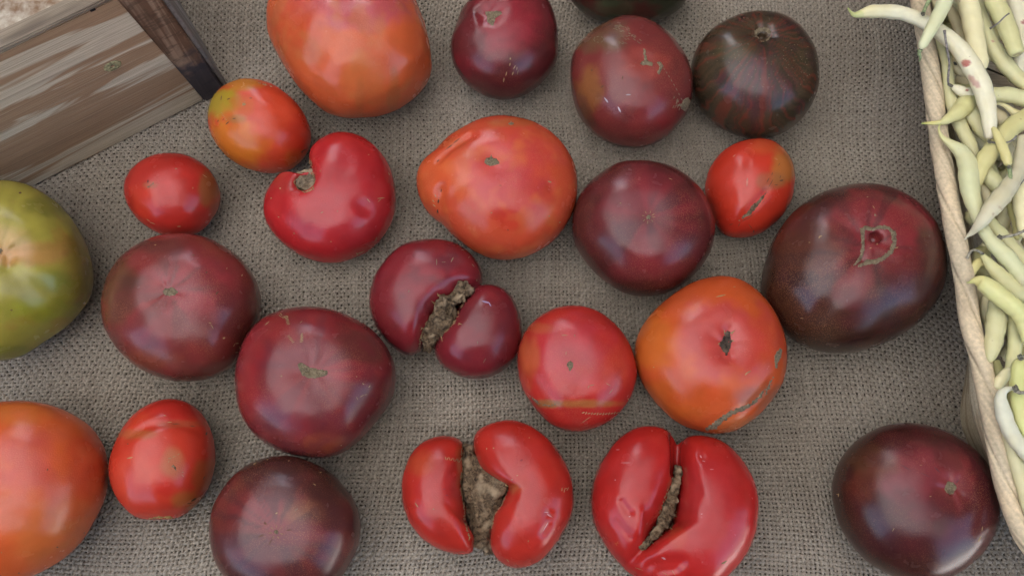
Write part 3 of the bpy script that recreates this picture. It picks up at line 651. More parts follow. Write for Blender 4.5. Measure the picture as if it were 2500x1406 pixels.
tomato('T21', 'dark maroon tomato cut by the bottom edge, dark lines raying from a tiny dot', [(518, 1281), (520, 1252), (534, 1216), (558, 1180), (590, 1148), (626, 1126), (669, 1115), (713, 1115), (758, 1126), (799, 1148), (833, 1178), (860, 1209), (875, 1243), (881, 1281), (880, 1315), (869, 1348), (853, 1378), (830, 1415), (790, 1445), (740, 1462), (680, 1468), (625, 1455), (580, 1430), (545, 1395), (526, 1345)],
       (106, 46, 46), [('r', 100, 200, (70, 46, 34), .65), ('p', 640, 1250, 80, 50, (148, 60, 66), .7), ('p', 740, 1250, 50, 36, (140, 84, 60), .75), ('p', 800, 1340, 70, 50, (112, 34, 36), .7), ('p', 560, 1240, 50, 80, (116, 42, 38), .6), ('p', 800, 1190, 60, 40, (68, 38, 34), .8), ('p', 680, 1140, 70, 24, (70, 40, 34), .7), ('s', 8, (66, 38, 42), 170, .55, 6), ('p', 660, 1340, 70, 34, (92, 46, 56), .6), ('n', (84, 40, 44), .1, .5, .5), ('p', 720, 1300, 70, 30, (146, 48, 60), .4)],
       stem=(675, 1298), dents=[([(675, 1298)], 60, .002)], speck=1., asp=.8)
l22 = [(983, 1202), (991, 1142), (1008, 1103), (1039, 1075), (1078, 1064), (1112, 1068), (1135, 1082), (1130, 1110), (1132, 1137), (1128, 1185), (1133, 1221), (1137, 1278), (1148, 1309), (1180, 1330), (1163, 1348), (1135, 1355), (1095, 1348), (1050, 1328), (1014, 1297), (991, 1252)]
r22 = [(1154, 1072), (1166, 1049), (1199, 1033), (1242, 1026), (1284, 1035), (1326, 1061), (1360, 1100), (1383, 1134), (1395, 1168), (1399, 1207), (1394, 1258), (1374, 1297), (1349, 1337), (1315, 1371), (1275, 1386), (1247, 1387), (1219, 1373), (1199, 1348), (1197, 1292), (1205, 1255), (1222, 1235), (1234, 1207), (1240, 1188), (1213, 1176), (1180, 1156), (1166, 1134), (1157, 1103)]
tomato('T22', 'red tomato split wide open into two lobes with a big brown cork core between', None, (198, 42, 34), [('p', 1080, 1180, 50, 60, (190, 48, 52), .6), ('p', 1030, 1130, 40, 30, (196, 74, 44), .6), ('p', 1260, 1120, 60, 50, (188, 48, 50), .5), ('p', 1300, 1230, 40, 80, (192, 46, 50), .5), ('p', 1265, 1190, 20, 18, (200, 100, 60), .6), ('n', (186, 36, 32), .1, .5, .5), ('p', 1125, 1130, 12, 60, (200, 80, 44), .5)],
       stem=(1180, 1200), lobes=[(l22, .92, (1072, 1215), 3), (r22, .86, (1302, 1208), 2.5)], dents=[([(1340, 1255)], 11, .002), ([(1325, 1300), (1340, 1280)], 6, .0015), ([(1106, 1150)], 9, .0007)], speck=.25, k=.002, h=.0014)
l23 = [(1652, 1082), (1645, 1067), (1623, 1047), (1590, 1039), (1552, 1045), (1513, 1069), (1483, 1105), (1458, 1149), (1445, 1196), (1444, 1240), (1453, 1284), (1472, 1322), (1494, 1358), (1522, 1388), (1560, 1370), (1572, 1330), (1590, 1295), (1615, 1245), (1632, 1200), (1645, 1150), (1651, 1115)]
r23 = [(1656, 1100), (1657, 1083), (1667, 1069), (1694, 1063), (1727, 1065), (1766, 1080), (1799, 1111), (1824, 1149), (1840, 1185), (1848, 1223), (1844, 1267), (1832, 1319), (1810, 1363), (1777, 1400), (1725, 1440), (1660, 1455), (1600, 1445), (1550, 1415), (1515, 1375), (1535, 1350), (1575, 1336), (1612, 1302), (1640, 1275), (1647, 1240), (1652, 1200), (1658, 1160), (1655, 1125)]
tomato('T23', 'heart-shaped glossy red tomato with a long narrow cleft of brown cork, at the bottom edge', None, (196, 36, 34), [('p', 1550, 1150, 60, 50, (186, 46, 48), .5), ('p', 1740, 1230, 70, 110, (184, 48, 54), .5), ('p', 1655, 1310, 20, 24, (206, 70, 40), .6), ('n', (182, 32, 34), .1, .5, .5), ('p', 1640, 1230, 14, 60, (204, 62, 40), .5)],
       stem=(1640, 1200), lobes=[(l23, .88, (1545, 1200), 3), (r23, .84, (1712, 1262), 3)], dents=[([(1655, 1060), (1654, 1150)], 9, .012), ([(1518, 1225), (1535, 1250)], 8, .0014), ([(1505, 1270), (1540, 1310)], 8, .0010), ([(1590, 1378), (1660, 1372)], 12, .0018), ([(1712, 1117)], 9, .0010), ([(1560, 1250), (1558, 1300)], 10, -.0012), ([(1610, 1395), (1650, 1390)], 8, .0012)], speck=.15, k=.0045, h=.0013, lump=.0005, pits=[((1655-.06*i, 1072+i*7), 7.5, zf) for i in range(13) for zf in (1., .75, .5, .2)])
tomato('T24', 'dark maroon tomato alone at the lower right beside the basket, small round scar', [(2028, 1190), (2034, 1156), (2054, 1114), (2090, 1075), (2135, 1047), (2191, 1034), (2245, 1037), (2296, 1052), (2346, 1080), (2391, 1120), (2417, 1165), (2425, 1207), (2428, 1255), (2422, 1292), (2403, 1325), (2366, 1368), (2329, 1396), (2270, 1420), (2215, 1420), (2169, 1403), (2124, 1379), (2082, 1339), (2054, 1297), (2037, 1252)],
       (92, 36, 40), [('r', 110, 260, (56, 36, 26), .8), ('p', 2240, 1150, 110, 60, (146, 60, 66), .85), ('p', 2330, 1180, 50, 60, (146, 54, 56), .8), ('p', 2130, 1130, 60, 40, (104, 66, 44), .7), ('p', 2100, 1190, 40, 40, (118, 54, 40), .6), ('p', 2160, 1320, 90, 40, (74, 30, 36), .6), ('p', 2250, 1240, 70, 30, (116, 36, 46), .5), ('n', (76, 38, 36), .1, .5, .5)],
       stem=(2320, 1192), dents=[([(2322, 1192)], 44, .0035)], pits=[((2319, 1204), 5, .88)], speck=.8, asp=.8)

# ---- scars and marks
def star(u, v, r, n, seed, inner=.55):
    rs = random.Random(seed); return [(u+(r if i % 2 == 0 else r*inner)*rs.uniform(.8, 1.2)*math.cos(i*math.pi/n), v+(r if i % 2 == 0 else r*inner)*rs.uniform(.8, 1.2)*math.sin(i*math.pi/n)) for i in range(2*n)]
scar('T2', [(1185, 30), (1200, 26), (1224, 28), (1226, 36), (1212, 42), (1208, 56), (1202, 66), (1192, 58), (1188, 44)])
ticks('T2', [(1246, 144, 5, 80, 4), (1245, 158, 8, 75, 3), (1256, 165, 12, 60, 2.5), (1262, 168, 9, 80, 2), (1252, 180, 10, 70, 3.4), (1236, 181, 11, 75, 3), (1230, 196, 12, 80, 3.2), (1264, 178, 12, 75, 1.6)])
scar('T4', [(1570, 120), (1576, 118), (1578, 135), (1582, 148), (1596, 154), (1592, 163), (1578, 160), (1566, 160), (1562, 154), (1572, 148)], step=3, amp=2)
scar('T4', [(1604, 152), (1612, 150), (1622, 162), (1616, 172), (1608, 182), (1602, 178), (1610, 166)], step=3, amp=2)
scar('T4', line_poly([(1538, 155), (1562, 154)], 4), step=3, amp=1)
scar('T4', [(1668, 245), (1686, 232), (1684, 262), (1674, 275), (1664, 268), (1650, 252), (1660, 256)], step=3, amp=3)
rs_ = random.Random(5)
ticks('T4', [(1500+60*t+rs_.uniform(-6, 6), 66+34*t*t+rs_.uniform(-7, 8), rs_.uniform(6, 12), rs_.uniform(-60, 20), 2.6) for t in [i/26 for i in range(27)]]+[(1515+rs_.uniform(-6, 20), 95+rs_.uniform(-8, 12), 8, rs_.uniform(-50, 0), 2.2) for _ in range(9)]+
      [(1462+12*math.cos(a), 97+7*math.sin(a), 7, -math.degrees(a)+90, 2) for a in (0, .9, 1.8, 2.7, 3.6, 4.5, 5.4)]+[(1615+t*55, 160+t*75+t*t*20, 7, -60, 2) for t in [i/9 for i in range(10)]]+[(1645+rs_.uniform(-6, 14), 250+rs_.uniform(-14, 18), 8, 70, 2.2) for _ in range(12)], CORK_G)
ticks('T4', [(1534, 232, 12, 0, 4), (1480, 245, 16, -55, 5), (1512, 268, 16, -65, 5)], plain_mat('glossy_scratch', (214, 196, 200), .25))
ticks('T4', [(1470, 212, 9, 40, 5), (1520, 190, 10, 80, 4), (1445, 172, 6, 60, 5)], SPOT, 'dark_speck')
scar('T5', [(1840, 76), (1850, 68), (1866, 66), (1878, 70), (1884, 82), (1876, 84), (1868, 78), (1854, 80), (1848, 88), (1856, 97), (1846, 92)], step=3, amp=2)
scar('T5', [(1850, 97), (1866, 101), (1876, 92), (1882, 84), (1884, 90), (1874, 102), (1860, 104)], step=3, amp=1)
rs_ = random.Random(8)
ticks('T5', [(1862+math.cos(a)*r, 90+math.sin(a)*r, 2.2, 0, 1.8) for a, r in [(rs_.uniform(.2, 2.9), rs_.uniform(55, 150)) for _ in range(90)]], plain_mat('pale_pore', (140, 122, 92), .7), 'pore')
scar('T6', star(596, 255, 7, 5, 3), TICK, step=2.5, amp=1, hgt=.0003)
ticks('T6', [(541+i*2.2, 276+i*3.4, 5, 10, 1.5) for i in range(6)], TICK)
ticks('T6', [(540, 240, 12, 80, 3), (558, 242, 9, 20, 4), (555, 301, 12, 40, 4), (532, 296, 6, 40, 3), (572, 290, 9, 10, 3), (741, 368, 16, 25, 4), (738, 371, 8, 70, 4), (612, 240, 7, 0, 3), (545, 292, 6, 60, 2.5)], SPOT, 'dark_speck')
scar('T6', line_poly([(630, 203), (648, 208), (668, 214)], 6), TICK, step=3, amp=1, hgt=.0004)
scar('T7', line_poly([(352, 456), (364, 457), (374, 448), (376, 440)], 6), step=3, amp=1.5, hgt=.0002, name='scar')
ticks('T7', [(437, 553, 9, 0, 3), (372, 545, 14, -20, 2), (362, 538, 10, -35, 2), (471, 459, 5, 80, 2.5), (500, 430, 14, -35, 2), (430, 412, 6, 0, 3)], TICK)
ticks('T7', [(361, 443, 8, 80, 5)], HOLE, 'pin_hole')
ticks('T8', [(930, 484, 20, 5, 3), (926, 490, 10, 40, 2), (900, 490, 12, -50, 2.4), (786, 519, 8, 30, 2.5), (918, 584, 12, 75, 2.5), (880, 617, 24, 20, 2.5), (872, 620, 7, -60, 3), (684, 460, 4, 0, 4), (662, 484, 4, 60, 4), (680, 530, 4, 0, 3), (718, 570, 4, 20, 3.4), (900, 378, 4, 0, 3), (808, 590, 4, 0, 3), (950, 425, 7, -60, 2), (824, 516, 4, 0, 3), (782, 418, 4, 0, 3)], TICK)
scar('T9', [(1181, 397), (1186, 386), (1195, 385), (1200, 375), (1203, 386), (1212, 387), (1219, 396), (1220, 401), (1208, 405), (1196, 407), (1187, 402)], step=2.6, amp=1.2, hgt=.0009, rough=.0007)
scar('T9', star(1248, 302, 9, 4, 4), step=3, amp=1, hgt=.0003)
scar('T9', line_poly([(1069, 470), (1071, 488), (1067, 505), (1069, 522)], [3, 8, 10, 5]), CORK_B, step=3, amp=2, hgt=-.0002)
ticks('T9', [(1070, 492, 11, 80, 5), (1068, 516, 10, 80, 5), (1077, 466, 9, 80, 3)], SPOT, 'dark_speck')
ticks('T9', [(1096, 360, 22, 38, 5), (1115, 344, 20, 35, 4), (1069, 393, 8, 45, 3), (1222, 453, 6, 0, 2), (1240, 562, 5, 0, 3)], SPOT, 'dark_speck')
ticks('T9', [(1058, 491, 8, -50, 2.5), (1060, 502, 9, -40, 2.5), (1063, 478, 9, -70, 2.4), (1341, 528, 4, 0, 4), (1367, 543, 5, 30, 3.5), (1200, 520, 4, 0, 4), (1342, 444, 10, -20, 5)], TICK)
scar('T10', star(1583, 530, 7, 6, 5, .7), CORK_G, step=2.4, amp=.8, hgt=.0006)
ticks('T10', [(1583+13*math.cos(a), 530+13*math.sin(a), 8, -math.degrees(a), 2) for a in (0, .8, 1.7, 2.5, 3.4, 4.2, 5.1, 5.8)], plain_mat('green_ray', (150, 120, 70), .6))
ticks('T10', [(1515, 496, 4, 0, 3.4), (1637, 437, 10, -20, 2)], TICK)
scar('T11', line_poly([(1803, 540), (1815, 530), (1828, 522), (1838, 508), (1850, 497), (1860, 484), (1873, 467)], [4, 6, 12, 14, 9, 7, 4]), CORK_B, step=3, amp=2, hgt=.0005)
ticks('T11', [(1835, 527, 30, 40, 2), (1820, 536, 22, 30, 2), (1866, 490, 20, 50, 2), (1882, 448, 24, 60, 3), (1875, 440, 14, 60, 3), (1895, 452, 9, 0, 2.4), (1908, 441, 10, 10, 5), (1840, 565, 6, 60, 5), (1832, 553, 14, -50, 2.4), (1763, 566, 12, 0, 3), (1785, 548, 10, 20, 2.4), (1805, 548, 12, 60, 3), (1902, 402, 9, 60, 2), (1885, 425, 9, 70, 2.5), (1905, 432, 8, 70, 2)], SPOT, 'dark_speck')
ticks('T11', [(1730, 463, 5, 0, 4), (1792, 381, 9, 35, 2.4), (1824, 445, 22, 85, 6)], plain_mat('pale_dent', (214, 130, 110), .4))
ring = [(2103, 562), (2112, 556), (2130, 560), (2150, 554), (2170, 557), (2182, 570), (2184, 592), (2176, 612), (2160, 628), (2140, 638), (2118, 640), (2104, 646), (2094, 652)]
scar('T12', line_poly(ring, [10, 13, 9, 9, 11, 14, 13, 12, 11, 12, 14, 10, 3]), step=3, amp=2, hgt=.0006)
scar('T12', line_poly([(2106, 558), (2106, 580), (2107, 602), (2104, 622), (2094, 640), (2082, 650)], [14, 10, 8, 9, 9, 3]), step=3, amp=2, hgt=.0006)
scar('T12', star(2136, 526, 5, 4, 2), step=2.5, amp=.6, hgt=.0003)
ticks('T12', [(2133, 506, 9, -55, 2), (2003, 577, 9, 20, 4), (2000, 580, 6, 70, 3), (1976, 592, 5, 0, 3), (1958, 777, 9, -10, 2), (2189, 605, 9, 20, 3), (2118, 481, 4, 0, 3), (2141, 596, 5, 80, 3), (2125, 606, 6, 20, 3)], TICK)
scar('T14', [(1385, 884), (1393, 880), (1400, 886), (1400, 896), (1395, 902), (1391, 909), (1387, 900), (1383, 892)], step=2.4, amp=1, hgt=.0005)
ticks('T14', [(1424+i*7, 1010-.012*(i-6)**2*7, 8, 60 if i % 2 else 20, 3) for i in range(13)], TICK)
scar('T14', line_poly([(1292, 965), (1302, 974), (1316, 985), (1340, 990), (1358, 986)], [3, 7, 6, 5, 3]), step=3, amp=2, hgt=.0002)
ticks('T14', [(1430, 1025, 30, 35, 1.8), (1440, 1048, 34, 30, 1.8), (1445, 940, 12, 10, 3), (1437, 944, 7, 60, 3), (1534, 974, 6, -60, 3.5), (1378, 818, 16, 3, 2.4), (1403, 819, 6, 80, 2.6), (1382, 862, 9, 85, 2), (1492, 955, 16, 50, 2), (1485, 938, 14, -30, 2)], TICK)
scar('T15', [(1777, 806), (1784, 812), (1784, 824), (1788, 832), (1784, 850), (1778, 862), (1774, 874), (1769, 862), (1760, 852), (1753, 841), (1764, 828), (1768, 814)], CORK_D, step=2.6, amp=1.2, hgt=.0005, rough=.0012)
spikes('T15', [(1785, 814, 1796, 806, 5), (1769, 814, 1766, 803, 4), (1787, 830, 1793, 834, 4), (1756, 838, 1750, 842, 4)], TICK)
scar('T15', line_poly([(1722, 1049), (1745, 1040), (1762, 1024), (1785, 1008), (1812, 998), (1838, 984), (1858, 966), (1872, 940)], [8, 18, 12, 14, 13, 9, 7, 3]), step=3.4, amp=3, hgt=.0005, rough=.0007)
scar('T15', [(1894, 858), (1904, 849), (1910, 852), (1908, 872), (1900, 890), (1894, 904), (1890, 890), (1890, 870)], step=3, amp=2, hgt=.0003)
scar('T15', line_poly([(1868, 965), (1880, 940), (1888, 918)], 12), step=3, amp=3, hgt=.0001)
ticks('T15', [(1826, 909, 18, 30, 4), (1822, 913, 9, 45, 3), (1760, 722, 26, 12, 4), (1793, 700, 6, 0, 2), (1596, 896, 4, 0, 3)], TICK)
scar('T16', star(0, 612, 9, 5, 7), step=3, amp=1)
ticks('T16', [(49, 471, 7, 0, 6), (28, 757, 6, 0, 5)], SPOT, 'dark_speck')
scar('T17', [(397, 712), (402, 703), (412, 704), (420, 701), (430, 706), (435, 714), (428, 721), (414, 724), (402, 720)], step=2.6, amp=1.4, hgt=.0006)
ticks('T17', [(413, 707, 7, 0, 6)], HOLE, 'pin_hole')
ticks('T17', [(504, 665, 6, 20, 5), (529, 716, 8, 60, 6), (532, 713, 5, 0, 3), (472, 623, 7, 0, 4)], SPOT, 'dark_speck')
ticks('T17', [(518, 797, 14, -60, 2.4), (513, 788, 8, 0, 2.4), (547, 825, 7, 20, 5), (591, 672, 5, 60, 4), (554, 655, 5, 80, 2.4), (572, 842, 9, 60, 2.4), (586, 850, 9, 100, 2.4), (579, 838, 9, 0, 2.4), (578, 860, 9, 5, 2.4), (379, 598, 5, 0, 3)], TICK)
scar('T18', [(725, 888), (732, 884), (745, 889), (760, 897), (778, 900), (798, 903), (802, 909), (796, 916), (782, 922), (765, 924), (748, 921), (737, 916), (731, 904)], step=2.8, amp=1.3, hgt=.0006, rough=.0008)
rs_ = random.Random(12)
ticks('T18', [(684+i*3.2+rs_.uniform(-1, 1), 770+i*1.2+rs_.uniform(-4, 4), 8, rs_.uniform(-60, -30), 2.4) for i in range(7)]+[(699+i*.8, 772+i*3.2, 9, 10, 2.2) for i in range(7)]+[(704+i*2.4, 820+i*3.0, 8, 30, 2.2) for i in range(6)]+[(737-abs(i-2)*.3, 816+i*3.6, 9, 55-i*9, 2.6) for i in range(6)]+[(652, 789, 14, 40, 2.6), (735, 786, 8, 40, 2)], plain_mat('crackle', (160, 138, 96), .8))
ticks('T18', [(884, 966, 12, 30, 2.4), (872, 972, 9, -60, 2.4), (893, 963, 7, 10, 2), (887, 937, 6, -40, 3), (902, 943, 7, 50, 2.4), (687, 918, 4, 0, 4), (833, 1087, 3, 0, 3), (871, 919, 3, 0, 3)], TICK)
ticks('T19', [(116, 1146, 6, 60, 5), (140, 1335, 5, 0, 4), (46, 1398, 5, 0, 4), (206, 1300, 4, 0, 3)], SPOT, 'dark_speck')
scar('T19', line_poly([(-4, 1342), (4, 1348), (14, 1356)], 3), TICK, step=2.5, amp=1, hgt=.0002)
scar('T20', line_poly([(418, 1140), (423, 1136), (428, 1142), (430, 1149)], 7), step=2.4, amp=1, hgt=.0005)
ticks('T20', [(415, 1118, 9, 0, 2.4), (425, 1114, 9, 20, 2), (436, 1108, 8, 30, 2), (412, 1126, 6, 60, 2), (446, 1160, 8, -50, 2), (317, 1117, 16, 12, 3.4), (446, 1152, 5, 0, 2), (403, 1014, 8, -20, 2), (414, 1030, 12, 0, 2)], TICK)
ticks('T20', [(504, 1058, 9, 70, 6), (473, 1219, 16, 30, 7), (462, 1228, 12, 10, 3), (312, 1083, 4, 0, 4), (498, 1166, 9, 60, 3), (430, 1034, 22, 0, 2.4), (470, 1040, 14, -10, 2.4)], SPOT, 'dark_speck')
scar('T20', line_poly([(362, 1266), (384, 1262), (410, 1262), (430, 1266)], [4, 7, 8, 3]), plain_mat('straw_cork', (198, 156, 88), .8, 500., .4), step=3, amp=2, hgt=.0003)
scar('T21', star(674, 1298, 7, 6, 9, .75), step=2.4, amp=.8, hgt=.0006)
ticks('T21', [(674+14*math.cos(a), 1298+14*math.sin(a), 8, -math.degrees(a), 1.8) for a in (.3, 1.2, 2.1, 3., 3.9, 4.8, 5.6)], plain_mat('ochre_ray', (160, 128, 60), .6))
ticks('T21', [(622, 1131, 9, 35, 3.4), (653, 1121, 4, 0, 3), (705, 1124, 4, 0, 3), (675, 1252, 6, 20, 4), (768, 1182, 8, -30, 3), (783, 1152, 6, 0, 2.4), (752, 1125, 5, 0, 3)], TICK)
scar('T21', line_poly([(719, 1247), (723, 1243), (728, 1241)], 6), step=2.4, amp=1, hgt=.0004)
ticks('T21', [(648, 1277, 10, -40, 6), (638, 1307, 14, 20, 4), (705, 1293, 12, 12, 4), (660, 1322, 20, 60, 3)], SPOT, 'dark_speck')
ticks('T22', [(1088+i*5, 1118+i*.9, 9, 60 if i % 2 else 100, 2.4) for i in range(8)]+[(1372, 1194, 9, 85, 2.4), (1378, 1197, 10, 75, 2.2), (1386, 1193, 10, 60, 2.2), (1381, 1192, 8, 10, 2)]+[(1017, 1232, 14, -55, 3), (1058, 1242, 4, 0, 4), (1205, 1093, 4, 0, 3), (1188, 1095, 5, 80, 2), (1263, 1160, 4, 0, 3), (1250, 1170, 4, 0, 3), (1290, 1320, 5, 60, 3), (1292, 1068, 3, 0, 3), (1240, 1368, 9, -50, 2)], TICK)
ticks('T22', [(1273, 1123, 8, 20, 6), (1085, 1193, 7, 0, 5), (1091, 1208, 8, 0, 4)], plain_mat('bruise', (150, 40, 46), .4))
ticks('T22', [(1342, 1258, 16, -35, 4), (1332, 1285, 24, 60, 2.4), (1334, 1250, 12, -10, 3)], plain_mat('sore_edge', (224, 150, 150), .35))
ticks('T23', [(1528, 1129, 26, 0, 2.4), (1738, 1145, 10, 0, 2), (1711, 1114, 8, -60, 4), (1718, 1125, 8, -20, 3), (1508, 1097, 9, 0, 3), (1502, 1171, 4, 0, 4), (1713, 1254, 4, 0, 3), (1537, 1260, 5, 20, 3), (1715, 1371, 3, 0, 3), (1620, 1362, 12, -30, 6)], plain_mat('gloss_nick', (222, 150, 150), .2))
ticks('T23', [(1506, 1325, 12, 0, 2.6), (1507, 1324, 10, 60, 2.6), (1504, 1328, 10, -50, 2.2)], plain_mat('orange_star', (214, 96, 50), .5))
ticks('T23', [(1560, 1388, 20, -20, 1.6), (1628, 1402, 30, -30, 1.4), (1645, 1398, 16, -60, 1.4)], TICK)
scar('T23', line_poly([(1758, 1376), (1766, 1373), (1775, 1368)], 5), plain_mat('straw_fleck', (150, 128, 84), .8), step=2.2, amp=.5, hgt=.0007, name='fleck')
scar('T24', star(2320, 1190, 17, 6, 12, .85), step=2.8, amp=1.2, hgt=.0005)
ticks('T24', [(2319, 1203, 8, 0, 8)], HOLE, 'pin_hole')
ticks('T24', [(2258, 1158, 26, -25, 3), (2288, 1146, 22, -45, 5), (2210, 1140, 30, -30, 4), (2338, 1174, 14, 50, 3)], plain_mat('dark_streak', (104, 48, 50), .5), 'dark_speck')
ticks('T24', [(2047, 1208, 9, 85, 3), (2045, 1206, 6, 0, 2), (2181, 1292, 10, 60, 2), (2392, 1315, 16, 60, 4), (2398, 1290, 12, 80, 3), (2248, 1135, 6, 0, 2), (2272, 1211, 5, 0, 3)], TICK)
# cork seams
cork('T8', [(732, 444, 25, .0490), (752, 440, 22, .0495), (742, 438, 26, .044), (761, 418, 10, .0500), (757, 452, 12, .0525), (727, 438, 14, .048), (741, 457, 11, .0525)], cork_mat('ash_cork', (158, 138, 112), (78, 66, 54), (178, 160, 130), 300., .0016), seed=3., rough=.0016)
spikes('T8', [(766, 432, 772, 428, 5), (768, 446, 775, 442, 4), (750, 462, 746, 472, 5), (764, 458, 768, 466, 4), (757, 400, 757, 384, 5), (735, 464, 728, 468, 4)], TICK)
cork('T13', [(1130, 708, 24, .041), (1120, 722, 22, .040), (1090, 740, 26, .043), (1086, 758, 27, .042), (1076, 775, 24, .040), (1072, 795, 22, .036), (1056, 800, 24, .035), (1050, 822, 24, .031), (1046, 845, 16, .025), (1098, 772, 16, .040), (1085, 790, 14, .040), (1082, 812, 10, .036)], CORK_B, seed=6., rough=.0022, sc=300., h=.0008, holes=[(1094, 752, 11, .050), (1052, 818, 8, .046), (1066, 830, 6, .044), (1044, 838, 6, .040), (1134, 706, 12, .052)])
spikes('T13', [(1066, 745, 1050, 732, 7), (1118, 762, 1143, 782, 9), (1114, 745, 1128, 740, 5), (1108, 785, 1122, 796, 7), (1060, 765, 1052, 772, 4), (1028, 820, 1021, 830, 4), (1030, 800, 1024, 806, 4), (1078, 820, 1082, 836, 6), (1120, 790, 1130, 793, 4), (1150, 700, 1160, 706, 4), (1070, 722, 1066, 714, 5), (1120, 735, 1130, 728, 5)], TICK, name='dry_spike')
ticks('T13', [(1104, 706-72, 14, 60, 4), (1066, 640, 16, 90, 3), (1083, 640, 10, 0, 2), (1155, 648, 9, -50, 3), (1164, 684, 5, 90, 3), (998, 711, 6, 60, 3), (1166, 836, 8, 90, 2.4), (1183, 880, 14, 60, 2.4), (1130, 610, 8, 0, 2), (1145, 628, 6, 60, 2), (1120, 740, 4, 0, 3)], CORK_G)
ticks('T13', [(1186, 737, 20, -15, 5), (1196, 743, 12, -60, 3)], plain_mat('silver_nick', (176, 160, 196), .2))
cork('T22', [(1146, 1105, 22, .026), (1148, 1130, 22, .030), (1160, 1152, 24, .033), (1150, 1180, 24, .033), (1180, 1172, 24, .036), (1205, 1184, 24, .038), (1228, 1188, 15, .041), (1170, 1205, 32, .034), (1205, 1210, 26, .037), (1190, 1235, 28, .034), (1152, 1225, 20, .024), (1160, 1255, 22, .022), (1183, 1262, 26, .031), (1176, 1290, 26, .028), (1165, 1315, 22, .022), (1188, 1315, 18, .018), (1194, 1340, 12, .016)], CORK_B, seed=9., rough=.0020, sc=170., k=.005, holes=[(1160, 1233, 9, .044), (1156, 1250, 10, .042), (1150, 1268, 9, .038), (1146, 1286, 8, .034), (1150, 1206, 6, .046), (1176, 1318, 9, .038), (1150, 1112, 11, .038), (1214, 1212, 5, .052)])
spikes('T22', [(1214, 1176, 1206, 1168, 4), (1232, 1180, 1244, 1186, 8), (1230, 1212, 1240, 1218, 7), (1222, 1230, 1226, 1238, 4), (1130, 1186, 1122, 1190, 6), (1128, 1160, 1124, 1168, 3), (1146, 1310, 1142, 1320, 5), (1128, 1106, 1122, 1100, 4), (1200, 1262, 1208, 1256, 4), (1190, 1163, 1194, 1157, 4), (1134, 1225, 1128, 1228, 3), (1160, 1325, 1156, 1332, 4)], TICK)
cork('T23', [(1655, 1145, 8, .038), (1655, 1160, 11, .038), (1650, 1178, 13, .040), (1646, 1196, 13, .041), (1640, 1212, 14, .041), (1636, 1230, 15, .042), (1630, 1248, 16, .042), (1622, 1264, 17, .043), (1616, 1280, 14, .044), (1602, 1298, 11, .045), (1590, 1312, 9, .046), (1578, 1325, 8, .046), (1567, 1336, 6, .0465)], CORK_B, seed=12., rough=.0016, sc=330., k=.003, h=.0008)
spikes('T23', [(1662, 1150, 1664, 1158, 4), (1656, 1200, 1662, 1206, 5), (1650, 1258, 1656, 1262, 4), (1636, 1288, 1644, 1294, 5), (1625, 1290, 1628, 1300, 4), (1612, 1304, 1620, 1310, 4), (1592, 1322, 1598, 1330, 4), (1626, 1220, 1621, 1216, 4), (1570, 1342, 1562, 1340, 4), (1598, 1296, 1592, 1292, 3)], TICK)

# torn, dried skin edges along the clefts
RIM = cork_mat('torn_rim', (176, 142, 104), (104, 74, 52), (150, 120, 84), 900., .0008)
for key_, ln_, wd_ in [('T22', [(1130, 1086), (1126, 1105), (1131, 1137), (1125, 1165), (1126, 1188), (1131, 1222), (1134, 1250), (1136, 1278), (1146, 1308), (1165, 1322), (1180, 1330)], 6),
                       ('T22', [(1158, 1100), (1166, 1134), (1182, 1156), (1214, 1176), (1238, 1186)], 5), ('T22', [(1240, 1190), (1234, 1208), (1222, 1236), (1206, 1256), (1199, 1292), (1199, 1345)], 6),
                       ('T13', [(1128, 698), (1108, 716), (1072, 732), (1064, 754), (1046, 782), (1036, 800), (1026, 830), (1024, 850)], 6), ('T13', [(1156, 706), (1136, 730), (1122, 755), (1116, 776), (1102, 796), (1084, 812)], 6),
                       ('T23', [(1660, 1140), (1661, 1160), (1656, 1190), (1650, 1222), (1650, 1254), (1640, 1285), (1618, 1294), (1600, 1312), (1580, 1334), (1563, 1340)], 5), ('T23', [(1632, 1192), (1618, 1230), (1606, 1268), (1588, 1296), (1566, 1334)], 4),
                       ('T8', [(758, 392), (760, 414), (766, 432), (768, 448), (762, 462), (746, 470), (730, 462), (718, 448), (722, 432)], 6)]:
    for a_ in range(0, len(ln_)-1):
        seg_ = ln_[a_:a_+2]
        if all(hit(key_, *p_) is not None for p_ in seg_): scar(key_, line_poly([seg_[0], ((seg_[0][0]+seg_[1][0])/2, (seg_[0][1]+seg_[1][1])/2), seg_[1]], [wd_*.8, wd_, wd_*.8]), RIM, 1.6, .0004, 'torn_rim', 3., .0005)

